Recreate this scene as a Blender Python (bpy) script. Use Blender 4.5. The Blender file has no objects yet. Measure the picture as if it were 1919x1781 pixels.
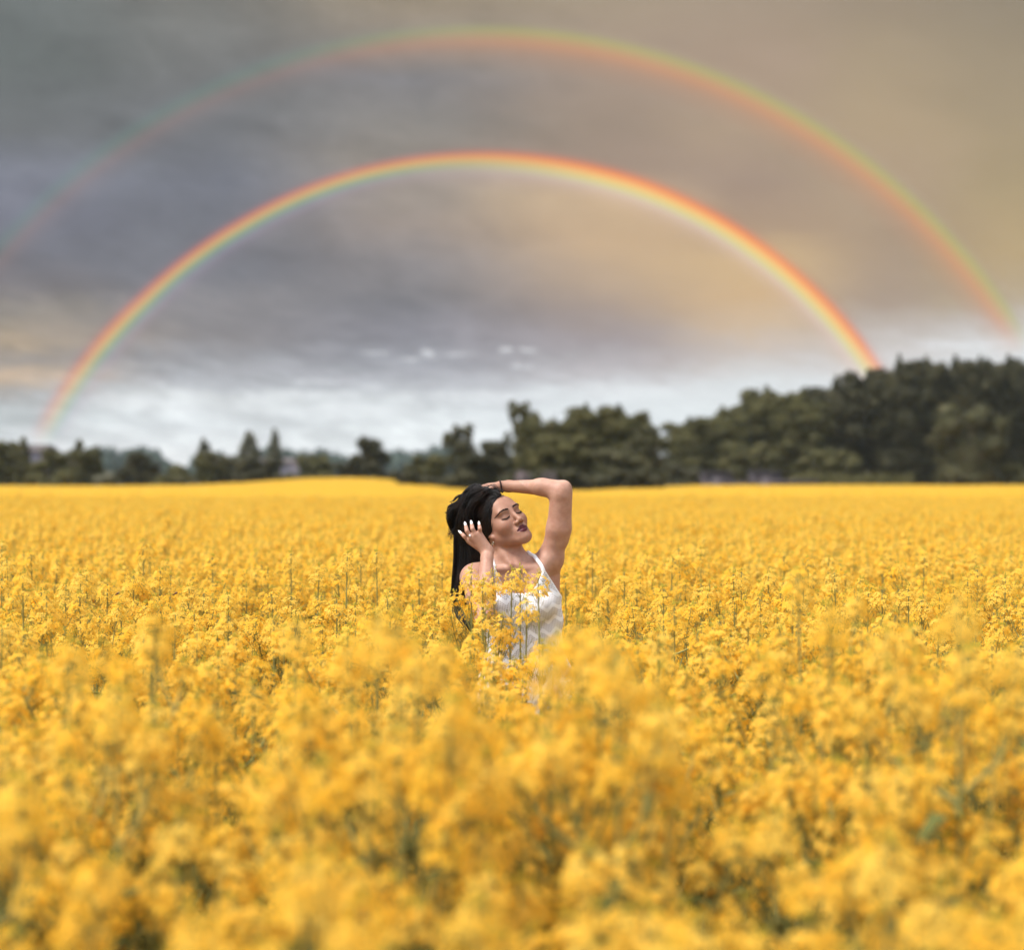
import bpy, math, random
import numpy as np
from mathutils import Vector, Matrix

# ------------------------------------------------------------------ camera, world, sun, exposure
scene = bpy.context.scene
W, H, F = 1919.0, 1781.0, 3000.0          # photograph size and focal length in its pixels
CAMZ = 1.65
cam_data = bpy.data.cameras.new("camera")
cam = bpy.data.objects.new("camera", cam_data)
scene.collection.objects.link(cam)
cam.location = (0, 0, CAMZ)
cam.rotation_euler = (math.radians(90), 0, 0)
cam_data.sensor_width = 36.0
cam_data.lens = F / W * 36.0
cam_data.clip_start = 0.05
cam_data.clip_end = 20000
cam_data.dof.use_dof = True
cam_data.dof.focus_distance = 5.95
cam_data.dof.aperture_fstop = 1.65
scene.camera = cam

scene.view_settings.view_transform = 'Standard'
scene.view_settings.look = 'None'
scene.view_settings.exposure = 1.6
scene.view_settings.gamma = 1.0
scene.cycles.use_denoising = True
scene.cycles.use_adaptive_sampling = True
scene.cycles.adaptive_threshold = 0.01
scene.cycles.max_bounces = 8
scene.cycles.transparent_max_bounces = 16
scene.cycles.volume_bounces = 1
scene.cycles.sample_clamp_indirect = 3.0
scene.cycles.sample_clamp_direct = 6.0
scene.cycles.caustics_reflective = False
scene.cycles.caustics_refractive = False

SUN_EL, SUN_AZ = math.radians(58), math.radians(248)   # azimuth clockwise from +Y: behind the camera, to its left
sun_data = bpy.data.lights.new("sun", 'SUN')
sun_data.energy = 1.5
sun_data.angle = math.radians(14)
sun_data.color = (1.0, 0.93, 0.84)
sun = bpy.data.objects.new("sun", sun_data)
scene.collection.objects.link(sun)
_d = Vector((math.sin(SUN_AZ) * math.cos(SUN_EL), math.cos(SUN_AZ) * math.cos(SUN_EL), math.sin(SUN_EL)))
sun.rotation_euler = _d.to_track_quat('Z', 'Y').to_euler()
sun.location = (0, 0, 60)


def s2l(c):
    """sRGB 0-255 to linear"""
    out = []
    for v in c[:3]:
        v = v / 255.0
        out.append(v / 12.92 if v <= 0.04045 else ((v + 0.055) / 1.055) ** 2.4)
    return (*out, 1.0)


class NT:
    """small helper for writing node trees"""
    def __init__(self, tree):
        self.t = tree

    def n(self, kind, **kw):
        nd = self.t.nodes.new(kind)
        for k, v in kw.items():
            if k == 'ins':
                for a, b in v.items():
                    self.put(nd.inputs[a], b)
            else:
                setattr(nd, k, v)
        return nd

    def put(self, sock, v):
        if isinstance(v, bpy.types.NodeSocket):
            self.t.links.new(v, sock)
        else:
            sock.default_value = v

    def m(self, op, a, b=None, c=None, clamp=False):
        nd = self.t.nodes.new('ShaderNodeMath')
        nd.operation = op
        nd.use_clamp = clamp
        for i, v in enumerate((a, b, c)):
            if v is not None:
                self.put(nd.inputs[i], v)
        return nd.outputs[0]

    def ramp(self, fac, stops, interp='LINEAR'):
        nd = self.t.nodes.new('ShaderNodeValToRGB')
        cr = nd.color_ramp
        cr.interpolation = interp
        while len(cr.elements) > 1:
            cr.elements.remove(cr.elements[-1])
        for i, (p, c) in enumerate(stops):
            e = cr.elements[0] if i == 0 else cr.elements.new(p)
            e.position = p
            e.color = c if len(c) == 4 else (*c, 1)
        self.put(nd.inputs[0], fac)
        return nd.outputs[0]

    def mix(self, fac, a, b, mode='MIX'):
        nd = self.t.nodes.new('ShaderNodeMix')
        nd.data_type = 'RGBA'
        nd.blend_type = mode
        self.put(nd.inputs[0], fac)
        self.put(nd.inputs[6], a)
        self.put(nd.inputs[7], b)
        return nd.outputs[2]

    def step(self, v, lo, hi):
        nd = self.t.nodes.new('ShaderNodeMapRange')
        nd.interpolation_type = 'SMOOTHSTEP'
        self.put(nd.inputs[0], v)
        nd.inputs[1].default_value = lo
        nd.inputs[2].default_value = hi
        nd.inputs[3].default_value = 0
        nd.inputs[4].default_value = 1
        return nd.outputs[0]


# ------------------------------------------------------------------ sky: daylight sky behind a storm cloud deck, by azimuth and elevation
EXPO = 2 ** scene.view_settings.exposure
world = bpy.data.worlds.new("World")
scene.world = world
world.use_nodes = True
wt = NT(world.node_tree)
world.node_tree.nodes.clear()
dirn = wt.n('ShaderNodeTexCoord').outputs['Generated']
sep = wt.n('ShaderNodeSeparateXYZ', ins={0: dirn})
azr = wt.m('ARCTAN2', sep.outputs[0], sep.outputs[1])
elr = wt.m('ARCSINE', wt.m('MINIMUM', wt.m('MAXIMUM', sep.outputs[2], -1.0), 1.0))
az = wt.m('MULTIPLY', azr, 57.29578)
el = wt.m('MULTIPLY', elr, 57.29578)


def vec(x, y, z=0.0):
    return wt.n('ShaderNodeCombineXYZ', ins={0: x, 1: y, 2: z}).outputs[0]


def noise(sx, sy, detail=6.0, rough=.55, off=0.0, dist=0.0, shear=0.0):
    e2 = wt.m('ADD', el, wt.m('MULTIPLY', az, shear))
    return wt.n('ShaderNodeTexNoise', ins={'Vector': vec(wt.m('MULTIPLY', az, sx), wt.m('MULTIPLY', e2, sy), off),
                                          'Scale': 1.0, 'Detail': detail, 'Roughness': rough, 'Distortion': dist}).outputs['Fac']


n1 = noise(.16, .34, 4, .55, 1.3, shear=.10)
n2 = noise(.14, .34, 4, .55, 7.7, shear=.10)
azw = wt.m('ADD', az, wt.m('MULTIPLY', wt.m('SUBTRACT', n1, .5), 4.0))
n3 = noise(.55, 2.4, 6, .65, 21.0, 1.0, .15)
elw = wt.m('ADD', el, wt.m('MULTIPLY', wt.m('SUBTRACT', n2, .5), 1.5))
elw = wt.m('ADD', elw, wt.m('MULTIPLY', wt.m('SUBTRACT', n3, .5), wt.m('SUBTRACT', 1.5, wt.m('MULTIPLY', wt.step(el, 3.5, 10.0), .9))))
cols = {
    0: [(0, 118, 122, 120), (120, 115, 119, 117), (240, 118, 119, 120), (330, 134, 135, 146), (400, 128, 128, 140), (470, 120, 119, 127), (530, 126, 120, 122), (580, 152, 142, 132), (640, 184, 164, 140), (672, 156, 148, 142), (706, 196, 173, 148), (748, 158, 158, 158), (790, 180, 186, 188), (860, 208, 210, 212)],
    384: [(0, 131, 129, 124), (120, 128, 127, 125), (240, 124, 124, 127), (340, 126, 127, 136), (440, 124, 124, 131), (510, 122, 121, 127), (570, 146, 141, 143), (640, 138, 133, 134), (690, 152, 152, 156), (730, 180, 183, 188), (755, 214, 218, 220), (800, 206, 211, 214), (860, 214, 217, 218)],
    768: [(0, 160, 145, 126), (70, 153, 142, 131), (150, 141, 137, 138), (240, 142, 136, 131), (320, 164, 152, 140), (420, 162, 148, 139), (500, 148, 141, 141), (570, 131, 128, 132), (620, 142, 139, 146), (670, 155, 155, 162), (720, 178, 180, 186), (755, 205, 210, 213), (820, 216, 221, 223)],
    1152: [(0, 169, 153, 133), (120, 168, 149, 133), (240, 158, 141, 126), (310, 162, 143, 128), (370, 206, 179, 146), (450, 196, 169, 140), (520, 175, 156, 142), (580, 153, 141, 139), (640, 160, 153, 157), (695, 184, 181, 184), (735, 214, 219, 222), (800, 214, 220, 223)],
    1400: [(0, 166, 150, 132), (120, 172, 152, 133), (240, 176, 155, 133), (330, 164, 144, 129), (425, 162, 140, 124), (475, 206, 178, 138), (560, 205, 174, 136), (615, 205, 184, 160), (660, 199, 189, 182), (710, 212, 216, 218), (800, 218, 224, 226)],
    1650: [(0, 160, 145, 126), (120, 170, 153, 128), (240, 178, 158, 130), (330, 178, 157, 132), (450, 165, 145, 125), (560, 166, 149, 134), (620, 184, 174, 166), (670, 206, 202, 200), (720, 214, 217, 219)],
    1919: [(0, 150, 138, 120), (200, 166, 150, 124), (330, 173, 155, 122), (480, 184, 162, 124), (560, 184, 168, 142), (615, 196, 190, 184), (650, 214, 215, 215), (700, 216, 219, 221)],
}
EMAX = 17.5
sky_c, last = None, None
for px, stops in cols.items():
    a0 = math.atan((px - 959.5) / F)
    st = []
    for py, r_, g_, b_ in reversed(stops):
        e0 = math.degrees(math.atan((890.5 - py) / F * math.cos(a0)))
        lc = s2l((r_, g_, b_))
        st.append((max(0.0, min(1.0, e0 / EMAX)), tuple(v / EXPO for v in lc[:3])))
    c = wt.ramp(wt.m('DIVIDE', elw, EMAX), st, 'B_SPLINE' if False else 'LINEAR')
    a_deg = math.degrees(a0)
    sky_c = c if sky_c is None else wt.mix(wt.step(azw, last, a_deg), sky_c, c)
    last = a_deg
# cloud texture: soft billows high up, streaks low down
tex = noise(.28, .62, 6, .55, 3.1, .5, .12)
tex2 = noise(.60, 2.6, 6, .60, 9.1, .9, .12)
low = wt.m('SUBTRACT', 1.0, wt.step(el, 2.0, 9.0))
leftw = wt.m('SUBTRACT', 1.0, wt.step(az, -4.0, 6.0))
amp = wt.m('ADD', .07, wt.m('ADD', wt.m('MULTIPLY', leftw, .22), 0.0))
k1 = wt.m('ADD', 1.0, wt.m('MULTIPLY', wt.m('SUBTRACT', tex, .5), wt.m('MULTIPLY', amp, 2.2)))
k2 = wt.m('ADD', 1.0, wt.m('MULTIPLY', wt.m('SUBTRACT', tex2, .5), wt.m('ADD', .05, wt.m('MULTIPLY', wt.m('MULTIPLY', low, wt.m('ADD', .35, leftw)), .60))))
tex3 = noise(1.3, 3.2, 6, .62, 14.2, 1.0, .2)
k3 = wt.m('ADD', 1.0, wt.m('MULTIPLY', wt.m('SUBTRACT', tex3, .5), wt.m('ADD', .03, wt.m('MULTIPLY', leftw, .26))))
kk = wt.m('MULTIPLY', wt.m('MULTIPLY', k1, k2), k3)
sc_ = wt.n('ShaderNodeVectorMath', operation='SCALE')
wt.put(sc_.inputs[0], sky_c)
wt.put(sc_.inputs['Scale'], wt.m('MULTIPLY', kk, wt.m('ADD', 1.0, wt.m('MULTIPLY', .36, wt.m('EXPONENT', wt.m('MULTIPLY', el, -.40))))))
sky_c = sc_.outputs[0]


def gauss(px, py, wx, wy):
    a0 = math.degrees(math.atan((px - 959.5) / F)); e0 = math.degrees(math.atan((890.5 - py) / F))
    dx = wt.m('DIVIDE', wt.m('SUBTRACT', az, a0), wx * .0191)
    dy = wt.m('DIVIDE', wt.m('SUBTRACT', el, e0), wy * .0191)
    return wt.m('EXPONENT', wt.m('MULTIPLY', -1.0, wt.m('ADD', wt.m('MULTIPLY', dx, dx), wt.m('MULTIPLY', dy, dy))))


tint = wt.mix(wt.m('MULTIPLY', leftw, wt.step(el, 2.5, 6.0)), (1, 1, 1, 1), (.91, .94, .965, 1))
sky_c = wt.mix(1.0, sky_c, tint, 'MULTIPLY')
warm = gauss(1300, 505, 270, 95)
sky_c = wt.mix(wt.m('MULTIPLY', warm, .55), sky_c, tuple(v / EXPO for v in s2l((210, 180, 138))[:3]) + (1,))
# bright ragged gaps near the horizon
wisp = noise(1.5, 5.5, 7, .70, 4.4, 2.2, .15)
gaps = None
for px, py, wx, wy in ((768, 673, 32, 6), (806, 664, 24, 13), (856, 664, 44, 5), (985, 686, 44, 6), (1018, 692, 26, 5), (946, 656, 18, 9), (990, 655, 26, 6), (700, 662, 40, 5), (600, 716, 70, 6), (1120, 722, 60, 7), (560, 742, 200, 12), (640, 770, 190, 22), (900, 742, 260, 14), (230, 755, 110, 14), (1180, 735, 200, 22), (1800, 655, 150, 12)):
    g = gauss(px, py, wx, wy)
    gaps = g if gaps is None else wt.m('MAXIMUM', gaps, g)
gm = wt.m('MULTIPLY', wt.step(wt.m('ADD', wisp, wt.m('MULTIPLY', gaps, .28)), .64, .84), wt.m('MINIMUM', 1.0, wt.m('MULTIPLY', gaps, 2.0)))
wc = tuple(v / EXPO for v in s2l((236, 240, 243))[:3]) + (1,)
sky_c = wt.mix(wt.m('MULTIPLY', gm, .70), sky_c, wc)
# small dark scuds at the left
sc2 = gauss(80, 610, 90, 26)
sm_ = wt.m('MULTIPLY', wt.step(noise(1.6, 6.5, 5, .7, 2.2, 1.5, .25), .50, .66), sc2)
sky_c = wt.mix(wt.m('MULTIPLY', sm_, .45), sky_c, tuple(v / EXPO for v in s2l((140, 132, 126))[:3]) + (1,))
# unseen sky overhead and behind the camera, brightened to light the scene
over = wt.step(el, 19.0, 55.0)
behind = wt.step(wt.m('MULTIPLY', sep.outputs[1], -1.0), -.55, .5)
cover = wt.m('MAXIMUM', over, behind)
bn = wt.ramp(noise(.05, .09, 5, .5, 5.0), [(.3, (.42, .44, .48)), (.7, (.82, .81, .80))])
bn = wt.mix(wt.step(el, 5.0, 60.0), wt.mix(1.0, bn, wt.mix(.45, (0, 0, 0, 1), bn)), bn)
sky_c = wt.mix(cover, sky_c, bn)
bg1 = wt.n('ShaderNodeBackground', ins={'Color': sky_c, 'Strength': 1.0})
nish = wt.n('ShaderNodeTexSky', sky_type='NISHITA', sun_disc=False, sun_elevation=SUN_EL, sun_rotation=SUN_AZ)
bg2 = wt.n('ShaderNodeBackground', ins={'Color': nish.outputs[0], 'Strength': 0.08})
ms = wt.n('ShaderNodeMixShader')
wt.put(ms.inputs[0], wt.m('MULTIPLY', cover, .35))
wt.t.links.new(bg1.outputs[0], ms.inputs[1])
wt.t.links.new(bg2.outputs[0], ms.inputs[2])
wo = wt.n('ShaderNodeOutputWorld')
wt.t.links.new(ms.outputs[0], wo.inputs[0])
world.cycles.sampling_method = 'MANUAL'
world.cycles.sample_map_resolution = 512


# ------------------------------------------------------------------ object helpers
def link(o):
    scene.collection.objects.link(o)
    return o


def empty(name, label, cat, loc=(0, 0, 0), rz=0.0, group=None):
    o = bpy.data.objects.new(name, None)
    o.empty_display_size = 0.1
    o.location = loc
    o.rotation_euler = (0, 0, rz)
    return tag(link(o), label, cat, group)


def tag(o, label, cat, group=None, kind=None):
    if label:
        o['label'] = label
    if cat:
        o['category'] = cat
    if group:
        o['group'] = group
    if kind:
        o['kind'] = kind
    return o


def np_mesh(name, verts, faces, mat=None, smooth=True, attrs=None):
    """mesh from numpy vertices (n,3) and faces (m,3 or 4)"""
    me = bpy.data.meshes.new(name)
    verts = np.asarray(verts, np.float32)
    faces = np.asarray(faces, np.int32)
    me.vertices.add(len(verts))
    me.vertices.foreach_set('co', verts.ravel())
    k = faces.shape[1]
    me.loops.add(faces.size)
    me.loops.foreach_set('vertex_index', faces.ravel())
    me.polygons.add(len(faces))
    me.polygons.foreach_set('loop_start', np.arange(0, faces.size, k, dtype=np.int32))
    me.polygons.foreach_set('loop_total', np.full(len(faces), k, np.int32))
    me.update(calc_edges=True)
    if smooth:
        me.polygons.foreach_set('use_smooth', np.ones(len(faces), bool))
    for an, av in (attrs or {}).items():
        a = me.attributes.new(an, 'FLOAT', 'POINT')
        a.data.foreach_set('value', np.asarray(av, np.float32))
    if mat:
        for mm in (mat if isinstance(mat, (list, tuple)) else [mat]):
            me.materials.append(mm)
    return me


def obj(name, me, parent=None):
    o = link(bpy.data.objects.new(name, me))
    o.parent = parent
    return o


def material(name):
    m = bpy.data.materials.new(name)
    m.use_nodes = True
    t = NT(m.node_tree)
    b = m.node_tree.nodes['Principled BSDF']
    return m, t, b


def simple(name, col, rough=0.6, metal=0.0, noise=0.0, scale=8.0, spec=0.3):
    m, t, b = material(name)
    b.inputs['Roughness'].default_value = rough
    b.inputs['Metallic'].default_value = metal
    b.inputs['Specular IOR Level'].default_value = spec
    tc = t.n('ShaderNodeTexCoord').outputs['Object']
    nz = t.n('ShaderNodeTexNoise', ins={'Vector': tc, 'Scale': scale, 'Detail': 4.0})
    c = t.mix(nz.outputs['Fac'], tuple(v * (1 - noise) for v in col[:3]) + (1,), tuple(min(1, v * (1 + noise)) for v in col[:3]) + (1,))
    t.put(b.inputs['Base Color'], c)
    return m


def P(px, py, Y):
    """the point at depth Y seen at pixel (px, py) of the photograph"""
    return np.array([(px - 959.5) / F * Y, Y, CAMZ - (py - 890.5) / F * Y])


# ------------------------------------------------------------------ terrain
def _s(t):
    t = np.clip(t, 0, 1)
    return t * t * (3 - 2 * t)


def ground_z(x, y):
    x = np.asarray(x, float); y = np.asarray(y, float)
    u = 959.5 + F * x / np.maximum(y, 1)
    g = .50 * np.exp(-((u - 640) / 190) ** 2) * _s((y - 40) / 60) * (y < 160) * _s((160 - y) / 40)
    g = g + .05 * _s((y - 30) / 70) * _s((u - 1200) / 200)
    g = g + (-.10) * _s((u - 780) / 80) * _s((1200 - u) / 120) * _s((y - 30) / 40)
    return g - .25 * _s((y - 30) / 65) * (y < 400)


def field_end(x, y):
    """distance at which the crop stops along this line of sight from the lane"""
    u = 959.5 + F * np.asarray(x, float) / np.maximum(y, 1)
    return 104 - 33 * _s((u - 724) / 14) * _s((1262 - u) / 20)


ys = np.concatenate([[-60, -20, -6, 0], np.linspace(2, 160, 80), [190, 240, 320, 450, 700, 1200, 2500, 6000]])
gx = np.concatenate([-np.geomspace(6000, 60, 14), np.linspace(-50, 50, 81), np.geomspace(60, 6000, 14)])
GX, GY = np.meshgrid(gx, ys, indexing='ij')
GZ = ground_z(GX, GY)
nx_, ny_ = GX.shape
ii, jj = np.meshgrid(np.arange(nx_ - 1), np.arange(ny_ - 1), indexing='ij')
q = np.stack([ii * ny_ + jj, (ii + 1) * ny_ + jj, (ii + 1) * ny_ + jj + 1, ii * ny_ + jj + 1], -1).reshape(-1, 4)
gm_, t, b = material('soil_and_grass')
tc = t.n('ShaderNodeTexCoord').outputs['Object']
n_ = t.n('ShaderNodeTexNoise', ins={'Vector': tc, 'Scale': 3.0, 'Detail': 6.0}).outputs['Fac']
n2_ = t.n('ShaderNodeTexNoise', ins={'Vector': tc, 'Scale': .25, 'Detail': 3.0}).outputs['Fac']
c1 = t.ramp(n_, [(.35, (.05, .055, .022)), (.65, (.10, .085, .045))])
t.put(b.inputs['Base Color'], t.mix(t.step(n2_, .45, .6), c1, (.075, .085, .03, 1)))
b.inputs['Roughness'].default_value = .95
ground = obj('ground', np_mesh('ground', np.stack([GX, GY, GZ], -1).reshape(-1, 3), q, gm_))
tag(ground, None, None, kind='structure')

# ------------------------------------------------------------------ the two rainbows, three kilometres off
def bow(name, label, cx, cy, RR, r0, r1, phi0, phi1, ramps, alphas, along_mix, along_alpha, D):
    """arc of sky between two radii; RR gives the radius of its brightest ring against the angle from the top"""
    nA, nR = 220, 36
    V, A, S_ = [], [], []
    for i in range(nA + 1):
        ph = math.radians(phi0 + (phi1 - phi0) * i / nA)
        R = np.interp(math.degrees(ph), *RR)
        for j in range(nR + 1):
            r = R + (r0 + (r1 - r0) * j / nR) * (np.interp(math.degrees(ph), [-70, -60, -40, -10, 40, 58], [1.25, 1.1, .90, .80, .80, .80]) if D < 3020 else 1.05)
            px = cx + r * math.sin(ph); py = cy - r * math.cos(ph)
            d = np.array([(px - 959.5) / F, 1, (890.5 - py) / F]); d /= np.linalg.norm(d)
            V.append(np.array([0, 0, CAMZ]) + d * D)
            A.append(j / nR); S_.append(i / nA)
    Q = [(i * (nR + 1) + j, (i + 1) * (nR + 1) + j, (i + 1) * (nR + 1) + j + 1, i * (nR + 1) + j + 1) for i in range(nA) for j in range(nR)]
    m = bpy.data.materials.new(name)
    m.use_nodes = True
    m.node_tree.nodes.clear()
    t = NT(m.node_tree)
    ac = t.n('ShaderNodeAttribute', attribute_name='across').outputs['Fac']
    al = t.n('ShaderNodeAttribute', attribute_name='along').outputs['Fac']
    def rp(stops):
        return t.ramp(ac, [((o - r0) / (r1 - r0), tuple(v / EXPO for v in s2l(c)[:3])) for o, c in stops])
    def ra(stops):
        return t.ramp(ac, [((o - r0) / (r1 - r0), (v, v, v)) for o, v in stops])
    mf = t.step(al, *along_mix)
    col = t.mix(mf, rp(ramps[0]), rp(ramps[1]))
    alp = t.mix(mf, ra(alphas[0]), ra(alphas[1]))
    aa = t.ramp(al, [(p, (v, v, v)) for p, v in along_alpha])
    f = t.m('MULTIPLY', alp, aa)
    em = t.n('ShaderNodeEmission', ins={'Color': col, 'Strength': 1.0})
    tr = t.n('ShaderNodeBsdfTransparent')
    mx = t.n('ShaderNodeMixShader')
    t.put(mx.inputs[0], f)
    t.t.links.new(tr.outputs[0], mx.inputs[1]); t.t.links.new(em.outputs[0], mx.inputs[2])
    out = t.n('ShaderNodeOutputMaterial')
    t.t.links.new(mx.outputs[0], out.inputs[0])
    me = np_mesh(name, V, Q, m, attrs={'across': A, 'along': S_})
    o = obj(name, me)
    o.visible_shadow = True
    return tag(o, label, 'rainbow')


bow('rainbow', 'bright inner rainbow arching over the woman, red along its outer edge', 895, 1190,
    ([-66, -56, -45, -30, -15, 0, 20, 60], [905, 898, 890, 890, 895, 900, 905, 905]), -110, 40, -66.5, 61,
    ([(-60, (170, 160, 172)), (-36, (182, 160, 184)), (-28, (158, 172, 182)), (-20, (138, 186, 140)), (-10, (222, 196, 120)), (0, (238, 156, 104)), (8, (222, 122, 104)), (18, (178, 116, 128))],
     [(-90, (214, 184, 148)), (-56, (224, 196, 176)), (-46, (230, 204, 190)), (-36, (222, 218, 166)), (-28, (236, 218, 140)), (-18, (252, 202, 126)), (-8, (255, 166, 100)), (2, (244, 134, 92)), (14, (205, 120, 96)), (26, (170, 130, 115))]),
    ([(-80, 0), (-46, .10), (-34, .35), (-22, .62), (-10, .82), (1, .84), (8, .55), (15, .15), (24, 0)],
     [(-105, 0), (-80, .10), (-58, .40), (-42, .70), (-28, .86), (-8, .92), (1, .76), (8, .30), (20, .06), (32, 0)]),
    (.38, .66), [(0, .05), (.03, .5), (.12, .85), (.3, .82), (.5, .85), (.65, 1), (.93, 1), (1, .6)], 3000)
bow('rainbow', 'faint outer rainbow high in the sky, green along its outer edge', 895, 1252,
    ([-80, 80], [1175, 1175]), -60, 60, -57, 60,
    ([(-30, (140, 124, 124)), (0, (158, 130, 126)), (12, (135, 138, 126)), (22, (108, 150, 134)), (34, (118, 142, 142))],
     [(-30, (194, 148, 120)), (0, (216, 154, 114)), (12, (204, 172, 116)), (22, (182, 182, 114)), (36, (180, 164, 142))]),
    ([(-44, 0), (-16, .2), (0, .45), (12, .34), (22, .36), (32, .14), (44, 0)],
     [(-52, 0), (-20, .35), (0, .72), (12, .72), (22, .75), (34, .25), (48, 0)]),
    (.28, .55), [(0, .7), (.3, .85), (.46, .75), (.65, .9), (.9, 1), (.97, .9), (1, .0)], 3050)


# ------------------------------------------------------------------ trees, hedges, sheds and the house beyond the field
def foliage_mat(name, cols):
    m, t, b = material(name)
    tc = t.n('ShaderNodeTexCoord').outputs['Object']
    n_ = t.n('ShaderNodeTexNoise', ins={'Vector': tc, 'Scale': 1.3, 'Detail': 4.0}).outputs['Fac']
    n2_ = t.n('ShaderNodeTexNoise', ins={'Vector': tc, 'Scale': 9.0, 'Detail': 2.0}).outputs['Fac']
    f = t.m('ADD', t.m('MULTIPLY', n_, .6), t.m('MULTIPLY', n2_, .4))
    t.put(b.inputs['Base Color'], t.ramp(f, [(.36, cols[0]), (.50, cols[1]), (.64, cols[2])]))
    b.inputs['Roughness'].default_value = .75
    b.inputs['Specular IOR Level'].default_value = .15
    return m


OLIVE = foliage_mat('olive_leaves', ((.034, .036, .012), (.070, .066, .022), (.120, .108, .042)))
DARK = foliage_mat('dark_leaves', ((.018, .019, .008), (.036, .035, .015), (.078, .070, .034)))
PALE = foliage_mat('pale_leaves', ((.060, .065, .040), (.100, .100, .065), (.150, .145, .105)))
BROWNISH = foliage_mat('brownish_leaves', ((.036, .038, .016), (.066, .064, .028), (.112, .102, .055)))
BLUE = foliage_mat('far_leaves', ((.030, .050, .040), (.045, .068, .055), (.065, .090, .072)))  # bluish haze of distance mostly put into the leaf colour
BLOSSOM = foliage_mat('blossom', ((.05, .05, .035), (.12, .10, .10), (.26, .21, .22)))
BARK = simple('bark', (.075, .055, .040), .9, noise=.3, scale=6)


def leaf_cloud(rng, lobes, n, size, flat=.6):
    """many leaf-sized quads spread over the surface and outer volume of the lobes"""
    lobes = np.asarray(lobes, float)          # x y z rx ry rz
    w = lobes[:, 3] * lobes[:, 5]; w /= w.sum()
    k = rng.choice(len(lobes), n, p=w)
    d = rng.normal(size=(n, 3)); d /= np.linalg.norm(d, axis=1, keepdims=True)
    rr = rng.uniform(.62, 1.08, n) ** .7
    c = lobes[k, :3] + d * lobes[k, 3:6] * rr[:, None]
    nrm = d + rng.normal(0, flat, (n, 3)); nrm /= np.linalg.norm(nrm, axis=1, keepdims=True)
    u = np.cross(nrm, rng.normal(size=(n, 3))); u /= np.linalg.norm(u, axis=1, keepdims=True)
    v = np.cross(nrm, u)
    s = size * rng.uniform(.6, 1.4, n)[:, None]
    quad = np.stack([c - u * s * .6, c + v * s * .42, c + u * s * .7, c - v * s * .42], 1)
    return quad.reshape(-1, 3), np.arange(4 * n).reshape(-1, 4)


def lump(c, r, n=7):
    V, Q = [], []
    for i in range(n + 1):
        a = math.pi * i / n
        for j in range(2 * n):
            b_ = math.pi * j / n
            V.append((c[0] + r[0] * math.sin(a) * math.cos(b_), c[1] + r[1] * math.sin(a) * math.sin(b_), c[2] + r[2] * math.cos(a)))
    for i in range(n):
        for j in range(2 * n):
            k = (j + 1) % (2 * n)
            Q.append((i * 2 * n + j, (i + 1) * 2 * n + j, (i + 1) * 2 * n + k, i * 2 * n + k))
    return np.array(V), np.array(Q)


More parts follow.
